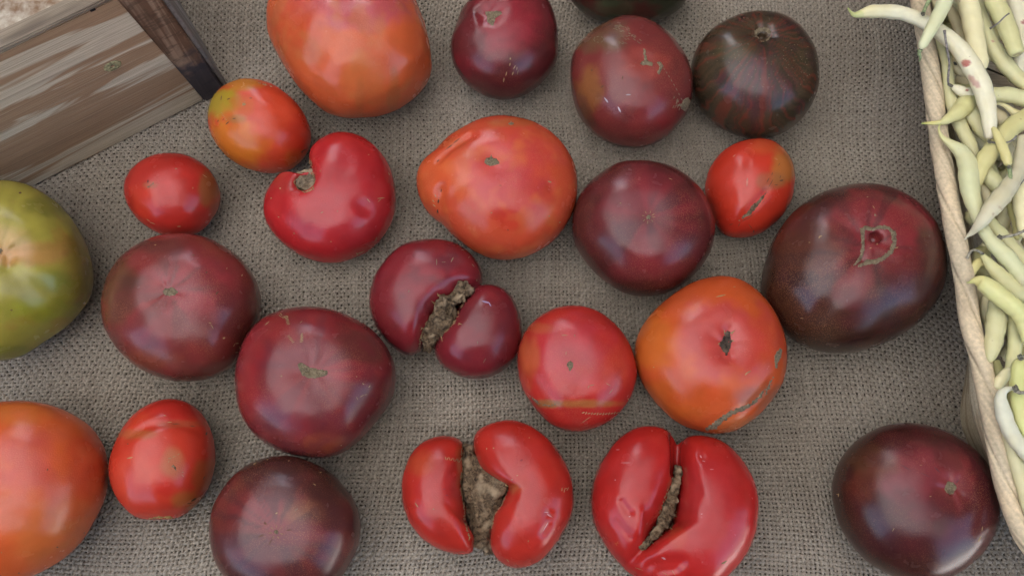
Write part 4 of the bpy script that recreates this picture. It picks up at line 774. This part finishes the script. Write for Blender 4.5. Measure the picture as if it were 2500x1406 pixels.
# ---------------------------------------------------------------- crate
def crate():
    KR = P(537, 222); A = P(485, 252); B = P(82, 455)
    e = (A-B); e.z = 0; e.normalize(); nin = Vector((-e.y, e.x, 0)); Z = Vector((0, 0, 1))
    F0 = A+e*.004                                             # front panel's right end, on the cloth
    L, HT, TH = .46, .1205, .0105
    root = tag(empty('wooden_crate', A.copy()), 'weathered plywood crate with a dark-stained corner post at the upper left', 'crate')
    pale, br, dk = (212, 194, 166), (168, 134, 102), (126, 100, 80)
    import bmesh
    front = wood_mat('plywood_face', pale, br, dk, (11, 170, 150), 3.1)
    grey = wood_mat('grey_edge', (146, 130, 110), (112, 96, 80), (76, 66, 56), (10, 150, 150), 1.7)
    brown = wood_mat('post_wood', (150, 122, 98), (106, 78, 58), (64, 46, 36), (120, 90, 7), 5.2,
                     stain=lambda g, tc: g.mr(g.n('Math', {0: g.n('SeparateXYZ', {0: tc.outputs['Object']}).outputs[2], 1: g.mr(g.noise(tc.outputs['Object'], 90., 4), .3, .7, -.014, .014)}, operation='ADD').outputs[0], -.012, -.030, 0, .88))
    strip = wood_mat('end_wood', (166, 162, 154), (126, 120, 112), (88, 82, 78), (60, 60, 9), 8.2)
    chip = plain_mat('rough_lid', (196, 184, 164), .85, 90., .4, .002, c2=(128, 100, 76))
    mid = F0-e*(L/2)+nin*(TH/2)
    pan = box('front_panel', mid+Z*(HT/2+.0004), e*(L/2), nin*(TH/2), Z*(HT/2), front, root, .0006)
    box('top_edge', mid+Z*(HT+.0022)+nin*.0006, e*(L/2), nin*(TH/2+.0012), Z*.0016, grey, root, .0008)
    PW = .0172
    pc = F0+e*(.0006+PW/2)+nin*(TH/2-.0012)
    po = box('corner_post', pc+Z*.0665, e*(PW/2), nin*(TH/2+.0013), Z*.066, brown, root, .0012)
    for q_ in po.data.vertices:              # the post leans and widens a little towards the top
        t_ = (q_.co.z+.066)/.132; q_.co.x -= t_*(.0095 if q_.co.x < 0 else .0050)
    q = F0+e*(.0006+PW+.0016)+nin*(.15-.001)
    ep = box('end_panel', q+Z*.0645, e*.0014, nin*.15, Z*.064, strip, root, .0006)
    for q_ in ep.data.vertices: q_.co.x -= (q_.co.z+.064)/.128*.0049
    # lid board with a rough torn surface, built as a grid
    n, m = 60, 26; V, F = [], []
    o0 = F0-e*L+nin*(TH+.0022)+Z*(HT-.004)
    for j in range(m+1):
        for i in range(n+1):
            p = o0+e*(L-.004)*(i/n)+nin*.20*(j/m); z = .004*noise.fractal((p.x*60, p.y*60, 1.), 1., 2., 4)
            p = p+Z*z; V.append(p-root.location)
    for j in range(m):
        for i in range(n):
            k = j*(n+1)+i; F.append((k, k+1, k+n+2, k+n+1))
    mesh('lid_board', V, F, chip, root)
    q = F0-e*(L-.006)+nin*(.15); box('side_panel', q+Z*.055, e*.005, nin*(.14), Z*.054, strip, root, .0006)
    q = F0-e*(L/2)+nin*(.295); box('back_panel', q+Z*.055, e*(L/2-.012), nin*.005, Z*.054, front, root, .0006)
    # knot, nick
    def onface(u, v):
        d = ray(u, v); o = Vector((0, 0, H)); t = (F0-o).dot(nin)/d.dot(nin); return o+d*t
    kc = onface(275, 162); V, F = [], []
    for i in range(20):
        a = i*math.tau/20
        for r, h_ in ((.0052, -.0004), (.0042, .0006), (.0026, .0003), (.0016, .0007), (.0007, -.0002)):
            rr = r*(1+.15*noise.noise((math.cos(a)*2, math.sin(a)*2, r*900)))
            V.append(kc+e*(rr*1.25*math.cos(a))+Z*(rr*.85*math.sin(a))-nin*h_-root.location)
    for i in range(20):
        for j in range(4):
            a = i*5+j; b = ((i+1) % 20)*5+j; F.append((a, a+1, b+1, b))
    F.append([i*5+4 for i in range(20)])
    kn = mesh('knot', V, F, plain_mat('knot_wood', (176, 168, 122), .7, 500., .5, .0006, c2=(112, 104, 76)), root)
    kn.parent = pan; kn.matrix_parent_inverse = pan.matrix_basis.inverted()
    for (u, v, wd, ht) in ((226, 24, .0016, .0012),):
        c = onface(u, v)
        box('nick', c-nin*.0001, e*wd, nin*.0003, (Z+e*.3).normalized()*ht, plain_mat('nick_shade', (40, 32, 28), .9), root, .0002)
crate()

# ---------------------------------------------------------------- basket
RZ = .072
rimpx = [(2238, -40), (2246, 0), (2262, 114), (2275, 200), (2288, 300), (2302, 400), (2309, 449), (2328, 542), (2351, 670), (2371, 800), (2396, 886), (2422, 1015), (2446, 1145), (2472, 1235), (2508, 1318), (2560, 1375), (2650, 1408), (2800, 1400), (3050, 1290), (3260, 1050), (3340, 700), (3260, 250), (3080, -120), (2850, -300), (2560, -330), (2340, -260), (2250, -140)]
def cat(pts, n, closed=False):
    pts = [np.array(p, float) for p in pts]; m = len(pts); out = []
    seg = m if closed else m-1
    L = [np.linalg.norm(pts[(i+1) % m]-pts[i]) for i in range(seg)]; T = sum(L); cum = np.concatenate([[0], np.cumsum(L)])
    for k in range(n):
        s_ = T*k/(n if closed else n-1); i = min(seg-1, int(np.searchsorted(cum, s_, 'right')-1)); t = (s_-cum[i])/max(L[i], 1e-9)
        g = (lambda j: pts[j % m]) if closed else (lambda j: pts[min(max(j, 0), m-1)])
        a, b, c, d = g(i-1), g(i), g(i+1), g(i+2)
        out.append(.5*((2*b)+(-a+c)*t+(2*a-5*b+4*c-d)*t*t+(-a+3*b-3*c+d)*t**3))
    return np.array(out)
def tube(path, rad, na=10, closed=False, up=np.array([0, 0, 1.]), prof=None, caps=True):
    n = len(path); V = np.zeros((n, na, 3)); 
    for i in range(n):
        a = path[(i-1) % n] if closed or i > 0 else path[0]; b = path[(i+1) % n] if closed or i < n-1 else path[-1]
        t = b-a; t /= np.linalg.norm(t)+1e-12; s_ = np.cross(t, up); s_ /= np.linalg.norm(s_)+1e-12; q = np.cross(s_, t)
        for j in range(na):
            an = j*math.tau/na; r = rad[i] if hasattr(rad, '__len__') else rad
            m = prof(i, an) if prof else 1.
            V[i, j] = path[i]+(s_*math.cos(an)+q*math.sin(an))*r*m
    F = []
    for i in range(n if closed else n-1):
        for j in range(na):
            F.append((i*na+j, i*na+(j+1) % na, ((i+1) % n)*na+(j+1) % na, ((i+1) % n)*na+j))
    if caps and not closed: F.append(tuple(range(na))[::-1]); F.append(tuple((n-1)*na+j for j in range(na)))
    return V.reshape(-1, 3), F
def basket():
    W = np.array([list(P(u, v, RZ)) for u, v in rimpx])
    cw = W[:, :2].mean(0); org = Vector((cw[0], cw[1], 0))
    root = tag(empty('basket', org), 'shallow woven basket with a twisted pale rim, heaped with wax beans at the right', 'basket')
    O = np.array([org.x, org.y, 0])
    c = cat(W, 560, True)
    c[:, 2] += [.0016*noise.noise((p[0]*30, p[1]*30, 0)) for p in c]
    s_ = np.concatenate([[0], np.cumsum(np.linalg.norm(np.diff(c, axis=0), axis=1))])
    def prof(i, an):
        ph = (an*1.-s_[i]*62.) % math.pi; d = min(ph, math.pi-ph)
        ph2 = (an-s_[i]*62.+1.1) % math.tau; d2 = min(ph2, math.tau-ph2)
        return 1.06-.26*math.exp(-(d/.15)**2)-.07*math.exp(-(d2/.10)**2)+.035*noise.noise((math.cos(an-s_[i]*62.)*5, math.sin(an-s_[i]*62.)*5, s_[i]*14))+.07*noise.noise((c[i][0]*90, c[i][1]*90, an*.8))
    V, F = tube(c, .0053, 36, True, prof=prof)
    na_ = 36; base = lin((222, 200, 164)); cr = np.zeros((len(V), 3))
    for i in range(len(c)):
        for j in range(na_):
            an = j*math.tau/na_; hx = an-s_[i]*62.
            ph = hx % math.pi; d = min(ph, math.pi-ph)
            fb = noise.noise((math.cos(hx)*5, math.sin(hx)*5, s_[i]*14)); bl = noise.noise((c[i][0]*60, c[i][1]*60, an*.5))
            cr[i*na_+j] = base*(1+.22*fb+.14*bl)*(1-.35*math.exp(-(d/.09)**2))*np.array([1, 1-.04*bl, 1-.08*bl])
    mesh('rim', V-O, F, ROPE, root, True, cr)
    n = len(W); inw = []
    cc = cat(W, 260, True); m = len(cc)
    T = np.array([cc[(i+1) % m]-cc[i-1] for i in range(m)]); T[:, 2] = 0; T /= np.linalg.norm(T, axis=1)[:, None]
    Nn = np.stack([-T[:, 1], T[:, 0], np.zeros(m)], 1)
    if ((np.append(cw, 0)-cc)*Nn).sum() < 0: Nn = -Nn
    pv = toPx(cc)[:, 1]; px_ = toPx(cc)[:, 0]
    bul = np.exp(-((pv-985)/190)**2)*(px_ < 2700)
    wall = wood_mat('husk_coil', (196, 180, 150), (168, 148, 118), (130, 110, 84), (60, 60, 260), 2.)
    for k in range(17):
        z = RZ-.0075-k*.0039
        if z < .002: break
        dz = RZ-z
        off = dz*(.74-.42*bul)-.0050*bul*math.sin(min(1, dz/.03)*math.pi)+.0012
        p = cc+Nn*off[:, None]; p[:, 2] = z
        V, F = tube(p, .0024, 7, True); mesh('coil', V-O, F, wall, root)
    off = (RZ-.003)*(.74-.42*bul); p = cc+Nn*(off+.003)[:, None]; p[:, 2] = .0026
    V = [tuple(q-O) for q in p]; mesh('base', V, [tuple(range(m))], wall, root)
basket()

# ---------------------------------------------------------------- wax beans
CR = (250, 236, 184); YE = (244, 230, 164); WH = (250, 240, 206); SHADE_TAN = (226, 206, 160)  # the tan puts shade into the colour of deep-lying beans
def bean(pts, wid, label, col=CR, green='start', stem=None, calyx=None, marks=(), grp='wax beans heaped in the basket', flatn=.88, cat_='bean', seam=True):
    """pts: (u, v, z m); wid: widths in photo px at those points"""
    W = [list(P(u, v, z)) for u, v, z in pts]
    n = max(20, len(pts)*(12 if marks else 7)); NA = 28 if marks else 18
    c = cat(W, n)
    wi = np.interp(np.linspace(0, 1, n), np.linspace(0, 1, len(wid)), wid)
    # resample widths by arc length of control points
    Lc = np.concatenate([[0], np.cumsum([np.linalg.norm(np.array(W[i+1])-W[i]) for i in range(len(W)-1)])]); Lc /= Lc[-1]
    wi = np.interp(np.linspace(0, 1, n), Lc, wid)
    dep = np.array([(H-p[2])/ (ca) for p in c])
    rad = wi/2/FPX*np.array([(H-p[2])*ca+p[1]*sa for p in c])
    sd = pts[0][0]*.13
    bulge = [1+.028*math.sin(i/n*math.tau*len(pts)*.8+sd)+.06*noise.noise((i/n*len(pts)*1.1, sd, 0)) for i in range(n)]
    rad = rad*bulge
    for i in range(n):                       # rounded ends
        t = min(i, n-1-i)/(2.2*n/(len(pts)*6))
        if t < 1: rad[i] *= .42+.58*math.sqrt(max(0, 1-(1-t)**2))
    rad = np.maximum(rad, .0005)
    def prof(i, an):
        f = math.sqrt(math.cos(an)**2+(flatn*math.sin(an))**2)
        if seam: a = (an-1.15-.5*math.sin(sd)) % math.tau; a = min(a, math.tau-a); f -= .075*math.exp(-(a/.20)**2)
        return f
    V, F = tube(c, rad, NA, prof=prof)
    O = Vector(c[n//2]); O.z = 0
    root = tag(empty('wax_bean', O), label, cat_, grp)
    colr = np.zeros((n, NA, 3)); base = lin(col); gy = lin((228, 206, 92)); gg = lin((148, 164, 78)); gb = lin((190, 170, 150))
    for i in range(n):
        t = i/(n-1); q = base
        tg = t if green == 'start' else 1-t if green == 'end' else 1
        a = np.clip(1-tg/.22, 0, 1); q = q*(1-a*.7)+gy*a*.7
        a = np.clip(1-tg/.08, 0, 1); q = q*(1-a)+gg*a
        a = np.clip(1-(1-tg)/.06, 0, 1)*.6 if green else 0; q = q*(1-a)+gb*a
        for j in range(NA): colr[i, j] = q*(1+.06*noise.noise((i*.35, j*.7, sd)))
    colr = colr.reshape(-1, 3)
    if marks:
        pv = toPx(V)
        for u, v, ru, rv, an, mc, s_ in marks:
            dx, dy = pv[:, 0]-u, pv[:, 1]-v; a = R(an); x = dx*math.cos(a)-dy*math.sin(a); y = dx*math.sin(a)+dy*math.cos(a)
            wgt = np.clip((1.3-(x/ru)**2-(y/rv)**2)*2, 0, 1)*s_*(V[:, 2] > np.mean(c[:, 2])-.001); colr = colr*(1-wgt[:, None])+lin(mc)*wgt[:, None]
    mesh('pod', V-np.array(O), F, BEAN, root, True, colr)
    sk = None
    if stem:
        sp = np.array([list(P(u, v, z)) for u, v, z in stem['pts']]); sc = cat(sp, 12)
        sr = np.linspace(stem.get('r0', .0007), stem.get('r1', .0005), 12)*.85*np.array([1+.2*noise.noise((k_*.9, u_, 0)) for k_, u_ in zip(range(12), [pts[0][0]]*12)]); sr[-1] *= 1.35; sr[0] *= 1.3
        V, F = tube(sc, sr, 7); sk = mesh('stalk', V-np.array(O), F, stem.get('mat', STEM), root)
    if calyx:
        u, v, z, r = calyx; cc = np.array(list(P(u, v, z))); V, F = [], []
        rs = random.Random(int(u*7+v)); 
        for i in range(6):
            r *= .98; a = i*math.tau/6+rs.uniform(-.5, .5); d = np.array([math.cos(a), math.sin(a), rs.uniform(-.1, .5)]); s_ = np.cross(d, [0, 0, 1]); s_ /= np.linalg.norm(s_); k = len(V); L = r*rs.uniform(.45, 1.0)
            V += [cc-s_*r*.45-[0, 0, .0004], cc+s_*r*.45-[0, 0, .0004], cc+d*L*.6+s_*r*.4, cc+d*L*.6-s_*r*.4, cc+d*L, cc+d*L*.4+[0, 0, r*.35]]
            F += [(k, k+1, k+5), (k+1, k+2, k+5), (k+2, k+4, k+5), (k+4, k+3, k+5), (k+3, k, k+5), (k, k+3, k+2, k+1), (k+3, k+4, k+2)]
        mesh('calyx', np.array(V)-np.array(O), F, CALYX, sk or root, False)
    return root
def bz(l, z): return [(u, v, z) for u, v in l]
GS = plain_mat('green_bean_stem', (176, 190, 136), .6, 400., .25)
GM = plain_mat('grey_bean_stem', (160, 150, 142), .8, 500., .4)
bean([(2070, 20, .093), (2077, 30, .092), (2089, 37, .090), (2130, 29, .089), (2190, 31, .088), (2235, 44, .087), (2272, 64, .087), (2310, 90, .088), (2345, 122, .090), (2372, 162, .091), (2396, 208, .091), (2411, 262, .090), (2416, 310, .088), (2415, 340, .087)],
     [3, 6, 13, 33, 35, 34, 36, 38, 42, 46, 46, 40, 32, 20], 'long white wax bean poking left over the rim, with a pink-red spot', WH, 'start',
     stem=dict(pts=[(2414, 346, .087), (2440, 350, .089), (2466, 346, .092), (2482, 332, .094)], mat=GM), calyx=(2414, 346, .088, .0022),
     marks=[(2358, 155, 11, 9, 0, (178, 66, 74), 1.), (2378, 200, 20, 7, -50, (196, 132, 128), .8), (2095, 37, 14, 12, 0, (196, 204, 120), .5)])
bean([(2322, -60, .101), (2312, -15, .101), (2302, 16, .100), (2285, 50, .099), (2268, 82, .098), (2253, 110, .096), (2246, 120, .095)], [30, 36, 36, 33, 28, 22, 9],
     'pale green-white wax bean crossing the rim at the top, its tip down to the left', (218, 222, 176), None, stem=dict(pts=[(2246, 122, .094), (2244, 132, .092), (2247, 142, .089), (2244, 150, .086)], mat=GS, r0=.0016, r1=.0005), calyx=(2247, 119, .095, .0014))
bean([(2330, -160, .096), (2310, -110, .096), (2292, -60, .096), (2280, -25, .095)], [20, 34, 34, 22], 'wax bean above the top edge whose green stalk hangs over the rim', CR, None,
     stem=dict(pts=[(2280, -24, .095), (2270, 0, .095), (2262, 14, .094), (2254, 32, .093)], mat=GS, r0=.0018, r1=.0012), calyx=(2253, 34, .0935, .0026))
bean(bz([(2350, -70), (2357, -30), (2361, 0), (2370, 36), (2378, 78), (2385, 119), (2394, 154), (2400, 172)], .086), [30, 42, 47, 47, 46, 44, 38, 20], 'fat pale wax bean running straight down from the top edge, second from the rim', CR, None)
bean(bz([(2378, -40), (2391, 8), (2401, 51), (2412, 87), (2429, 121), (2453, 155), (2481, 186), (2502, 206), (2530, 235)], .079), [16, 24, 28, 33, 37, 38, 36, 32, 20], 'slim wax bean with a tiny pink dot slanting down right beside the fat pale one', (222, 218, 160), 'end', marks=[(2424, 102, 4, 3, 0, (190, 90, 96), 1.)])
bean(bz([(2405, -60), (2427, 0), (2446, 38), (2463, 78), (2475, 111), (2484, 135)], .090), [30, 44, 44, 42, 38, 33], 'yellowish wax bean with a cut blunt end and a grey stalk lying across it', (216, 210, 142), None,
     stem=dict(pts=[(2418, 70, .089), (2436, 58, .095), (2452, 42, .0985), (2463, 34, .099)], mat=GM), marks=[(2486, 136, 13, 5, 15, (150, 120, 90), .9)])
bean(bz([(2470, -50), (2481, 0), (2491, 51), (2497, 102), (2492, 150), (2480, 185)], .076), [30, 44, 46, 46, 42, 24], 'broad white wax bean at the upper right edge behind the blunt-ended one', WH, None, marks=[(2499, 55, 4, 6, 0, (190, 110, 110), 1.)])
bean(bz([(2300, 5), (2319, 27), (2335, 51), (2343, 85), (2346, 120), (2344, 150)], .070), [18, 26, 30, 30, 26, 16], 'shade-toned wax bean tucked behind the long white one near the top', SHADE_TAN, None)
bean(bz([(2276, 94), (2296, 116), (2309, 145), (2314, 180), (2318, 222), (2330, 270), (2350, 318), (2372, 358), (2386, 384)], .074), [8, 20, 26, 28, 30, 32, 33, 30, 16], 'long cream wax bean following the inside of the rim in the upper half', (222, 214, 158), None,
     calyx=(2274, 92, .076, .0016), seam=True)
bean([(2324, 212, .080), (2336, 217, .081), (2352, 225, .081), (2372, 228, .080), (2392, 226, .078)], [10, 22, 27, 28, 20], 'short wax bean end with a grey kinked stalk under the long white one', WH, None,
     stem=dict(pts=[(2324, 211, .081), (2315, 206, .083), (2316, 178, .087), (2318, 154, .089), (2313, 125, .0935), (2308, 92, .096), (2306, 75, .097)], mat=GM, r0=.0008, r1=.0008), calyx=(2321, 210, .082, .0020), marks=[(2361, 221, 4, 3, 0, (196, 130, 110), 1.)])
bean(bz([(2330, 150), (2335, 168), (2350, 176), (2366, 170)], .072), [14, 22, 24, 14], 'small curled wax bean end showing beside the pink-red spot', SHADE_TAN, None, calyx=(2332, 156, .076, .0022))
bean([(2250, 302, .083), (2272, 301, .083), (2298, 299, .082), (2318, 289, .082), (2340, 274, .081), (2357, 256, .079), (2368, 234, .076), (2372, 210, .073)], [4, 8, 14, 27, 41, 46, 38, 22], 'yellow-tinted wax bean whose green tail crosses the rim halfway down the upper half', (224, 216, 150), 'start')
bean(bz([(2395, 222), (2426, 231), (2460, 232), (2500, 242), (2545, 258)], .080), [20, 36, 40, 40, 34], 'smooth cream wax bean lying level and running out to the right edge', (220, 218, 156), None)
bean(bz([(2424, 256), (2440, 254), (2456, 260), (2469, 270), (2484, 280), (2510, 288)], .077), [3, 8, 11, 15, 22, 26], 'curved green-yellow bean tail under the level cream bean', YE, 'start')
bean(bz([(2560, 250), (2520, 276), (2500, 290), (2474, 308), (2452, 330), (2427, 362), (2403, 393), (2389, 422), (2381, 455)], .083), [30, 40, 44, 46, 46, 46, 44, 40, 26], 'broad yellow wax bean slanting down left from the right edge', (216, 206, 130), None)
bean(bz([(2415, 270), (2436, 284), (2450, 300), (2456, 320)], .070), [26, 36, 36, 22], 'shade-toned wax bean deep between the level and the slanting bean', SHADE_TAN, None)
bean(bz([(2345, 235), (2362, 262), (2380, 290), (2400, 320), (2420, 346)], .077), [22, 32, 38, 36, 20], 'cream wax bean just under the lower half of the long white one', (216, 208, 146), None)
bean(bz([(2346, 280), (2352, 300), (2372, 306), (2388, 300)], .068), [18, 22, 24, 18], 'golden-brown wax bean deep in the gap by the yellow-tinted one', (190, 160, 84), None)
bean([(2301, 296, .082), (2293, 308, .083), (2293, 321, .083), (2303, 338, .083), (2325, 354, .083), (2348, 373, .083), (2362, 402, .083), (2366, 438, .083), (2371, 475, .083), (2382, 512, .083), (2394, 545, .082), (2411, 577, .082), (2434, 604, .082), (2462, 632, .083), (2484, 662, .083), (2505, 694, .083)],
     [3, 4, 6, 12, 24, 38, 45, 48, 44, 34, 28, 30, 38, 42, 38, 26], 'very long twisted wax bean with a curled green tip, snaking down beside the rim', (218, 218, 166), 'start')
bean(bz([(2424, 310), (2433, 328), (2446, 356), (2457, 384), (2462, 404)], .091), [8, 18, 24, 24, 18], 'short bright yellow wax bean with a green stalk pointing down', (220, 206, 118), None,
     stem=dict(pts=[(2463, 408, .090), (2466, 424, .091), (2467, 440, .092)], mat=GS, r0=.0014, r1=.0013), calyx=(2463, 409, .091, .0022))
bean([(2355, 586, .080), (2362, 577, .082), (2374, 567, .084), (2394, 545, .089), (2416, 515, .091), (2439, 487, .091), (2458, 464, .090), (2475, 437, .088), (2487, 415, .086), (2495, 380, .084), (2500, 335, .082)],
     [3, 6, 14, 28, 40, 45, 42, 38, 36, 36, 30], 'white spindle-shaped wax bean crossing over the long twisted one, brown dots on it', (224, 226, 196), 'none', marks=[(2441, 507, 3, 2.5, 0, (140, 96, 80), 1.), (2446, 511, 3, 2.5, 0, (140, 96, 80), 1.), (2425, 523, 2.5, 2.5, 0, (140, 100, 84), 1.)],
     stem=dict(pts=[(2473, 462, .082), (2486, 455, .083), (2500, 438, .084)], mat=GM))
bean(bz([(2398, 412), (2413, 430), (2430, 446), (2446, 460), (2456, 474)], .078), [28, 40, 42, 38, 20], 'stubby cream bean section between the yellow bean and the white spindle-shaped one', (214, 210, 150), None)
bean(bz([(2396, 430), (2402, 460), (2412, 490), (2418, 520)], .073), [18, 22, 24, 20], 'thin cream bean section behind the white spindle-shaped one', SHADE_TAN, None)
bean(bz([(2408, 528), (2423, 548), (2446, 574), (2470, 602), (2494, 630), (2515, 650)], .077), [22, 30, 33, 33, 32, 26], 'straight cream wax bean right of the long twisted one, a pale stalk across it', (216, 210, 150), None,
     stem=dict(pts=[(2440, 581, .083), (2456, 578, .086), (2478, 573, .088), (2500, 564, .089)], mat=STEM, r0=.0011, r1=.0009), calyx=(2440, 581, .084, .0028))
bean(bz([(2512, 420), (2494, 462), (2494, 500), (2500, 540), (2502, 580)], .080), [26, 38, 40, 36, 24], 'pale bean on the right edge beside the white spindle-shaped one', CR, None)
bean(bz([(2466, 496), (2474, 516), (2484, 538), (2486, 566), (2480, 584)], .073), [18, 26, 28, 26, 16], 'olive-yellow bean in the dark gap at the right', (196, 184, 96), None)
bean([(2396, 620, .079), (2408, 634, .080), (2424, 654, .080), (2448, 680, .080), (2478, 706, .079), (2512, 728, .078)], [10, 18, 32, 42, 44, 32], 'cream wax bean with a pale hooked stalk, just below the dark gap', (216, 210, 150), None,
     stem=dict(pts=[(2396, 618, .081), (2384, 611, .083), (2373, 612, .083), (2366, 620, .082), (2361, 630, .080)], mat=STEM, r0=.0009, r1=.0009), calyx=(2398, 618, .081, .0022))
bean(bz([(2372, 672), (2377, 656), (2388, 643), (2404, 636), (2420, 640)], .074), [14, 22, 25, 25, 20], 'small hooked yellow bean against the rim under the hooked stalk', (216, 200, 110), None)
bean([(2360, 690, .084), (2368, 689, .085), (2378, 686, .086), (2394, 688, .087), (2418, 704, .089), (2442, 724, .089), (2467, 743, .089), (2488, 764, .088), (2502, 795, .086), (2512, 840, .084)],
     [3, 7, 16, 36, 46, 48, 46, 42, 38, 26], 'bright yellow-green wax bean with a green nipple tip resting on the rim', (222, 222, 136), 'start')
bean(bz([(2440, 716), (2437, 742), (2434, 775), (2429, 812), (2423, 848), (2419, 872), (2417, 884)], .078), [34, 44, 46, 45, 38, 24, 8], 'plump cream wax bean hanging straight down beneath the bright yellow-green one', (212, 206, 150), None)
bean(bz([(2466, 752), (2473, 778), (2478, 810), (2477, 850), (2472, 885), (2464, 925)], .076), [24, 32, 35, 35, 32, 22], 'cream wax bean parallel to the plump one, nearer the right edge', (214, 208, 146), None)
bean(bz([(2492, 874), (2489, 890), (2487, 930), (2488, 985), (2498, 1035), (2515, 1070)], .085), [12, 34, 40, 40, 36, 26], 'green-yellow wax bean standing upright at the right edge, dry cap on top', (208, 212, 120), None, stem=dict(pts=[(2492, 873, .087), (2500, 868, .089), (2510, 870, .090)], mat=STEM), calyx=(2491, 874, .088, .0028))
bean([(2480, 952, .090), (2466, 948, .089), (2450, 955, .088), (2443, 972, .087), (2448, 1000, .086), (2457, 1030, .086), (2475, 1067, .086), (2500, 1100, .086), (2530, 1132, .085)], [8, 12, 18, 28, 36, 38, 38, 36, 28], 'thick white bean bent like a hook near the lower right, grey cap at its bend', (228, 224, 196), None,
     stem=dict(pts=[(2478, 952, .091), (2490, 958, .092), (2505, 957, .092)], mat=STEM, r0=.0016, r1=.0008), calyx=(2480, 951, .092, .0032))
bean(bz([(2434, 950), (2441, 932), (2455, 915), (2474, 903), (2500, 900)], .076), [20, 26, 28, 28, 22], 'pale bean arching behind the hooked white one', CR, None)
bean(bz([(2452, 1040), (2466, 1078), (2481, 1130), (2496, 1180), (2510, 1235), (2524, 1290)], .079), [18, 30, 34, 34, 32, 20], 'lowest cream wax bean running along the rim to the bottom right', (222, 212, 164), None)
bean(bz([(2390, 700), (2398, 722), (2408, 746), (2420, 765)], .058), [30, 36, 34, 20], 'shaded tan bean low inside the basket by the rim', SHADE_TAN, None)
bean(bz([(2428, 878), (2436, 905), (2440, 930), (2438, 950)], .066), [20, 28, 28, 18], 'olive bean end low between the rim and the arching pale bean', (190, 180, 110), None)
# the layers beneath, seen only through the gaps
rs_ = random.Random(21)
proto = []
for i in range(52):
    v = -60+i*28+rs_.uniform(-12, 12)
    rx = np.interp(v, [p[1] for p in rimpx[:16]], [p[0] for p in rimpx[:16]])
    for lay in range(2):
        u = rx+(rs_.uniform(48, 130) if lay else rs_.uniform(120, 280)); z = rs_.uniform(.050, .068); a = rs_.uniform(-1.2, 1.2)+1.57; L = rs_.uniform(70, 120)
        def clampu(q, vv): return max(q, float(np.interp(vv, [p[1] for p in rimpx[:16]], [p[0] for p in rimpx[:16]]))+46)
        pts = []
        cur = rs_.uniform(-.5, .5)
        for t in (-1, -.5, 0, .5, 1):
            vv = v+math.sin(a+cur*t)*L*t; uu = u+math.cos(a+cur*t)*L*t; pts.append((clampu(uu, vv), vv, z+.004*math.sin(t*2+i)))
        bean(pts, [10, 30, 36, 32, 12], 'wax bean buried in the lower layer, only glimpsed through gaps', random.Random(i).choice([CR, SHADE_TAN, (214, 206, 140)]), 'start', grp='wax beans buried under the top layer')
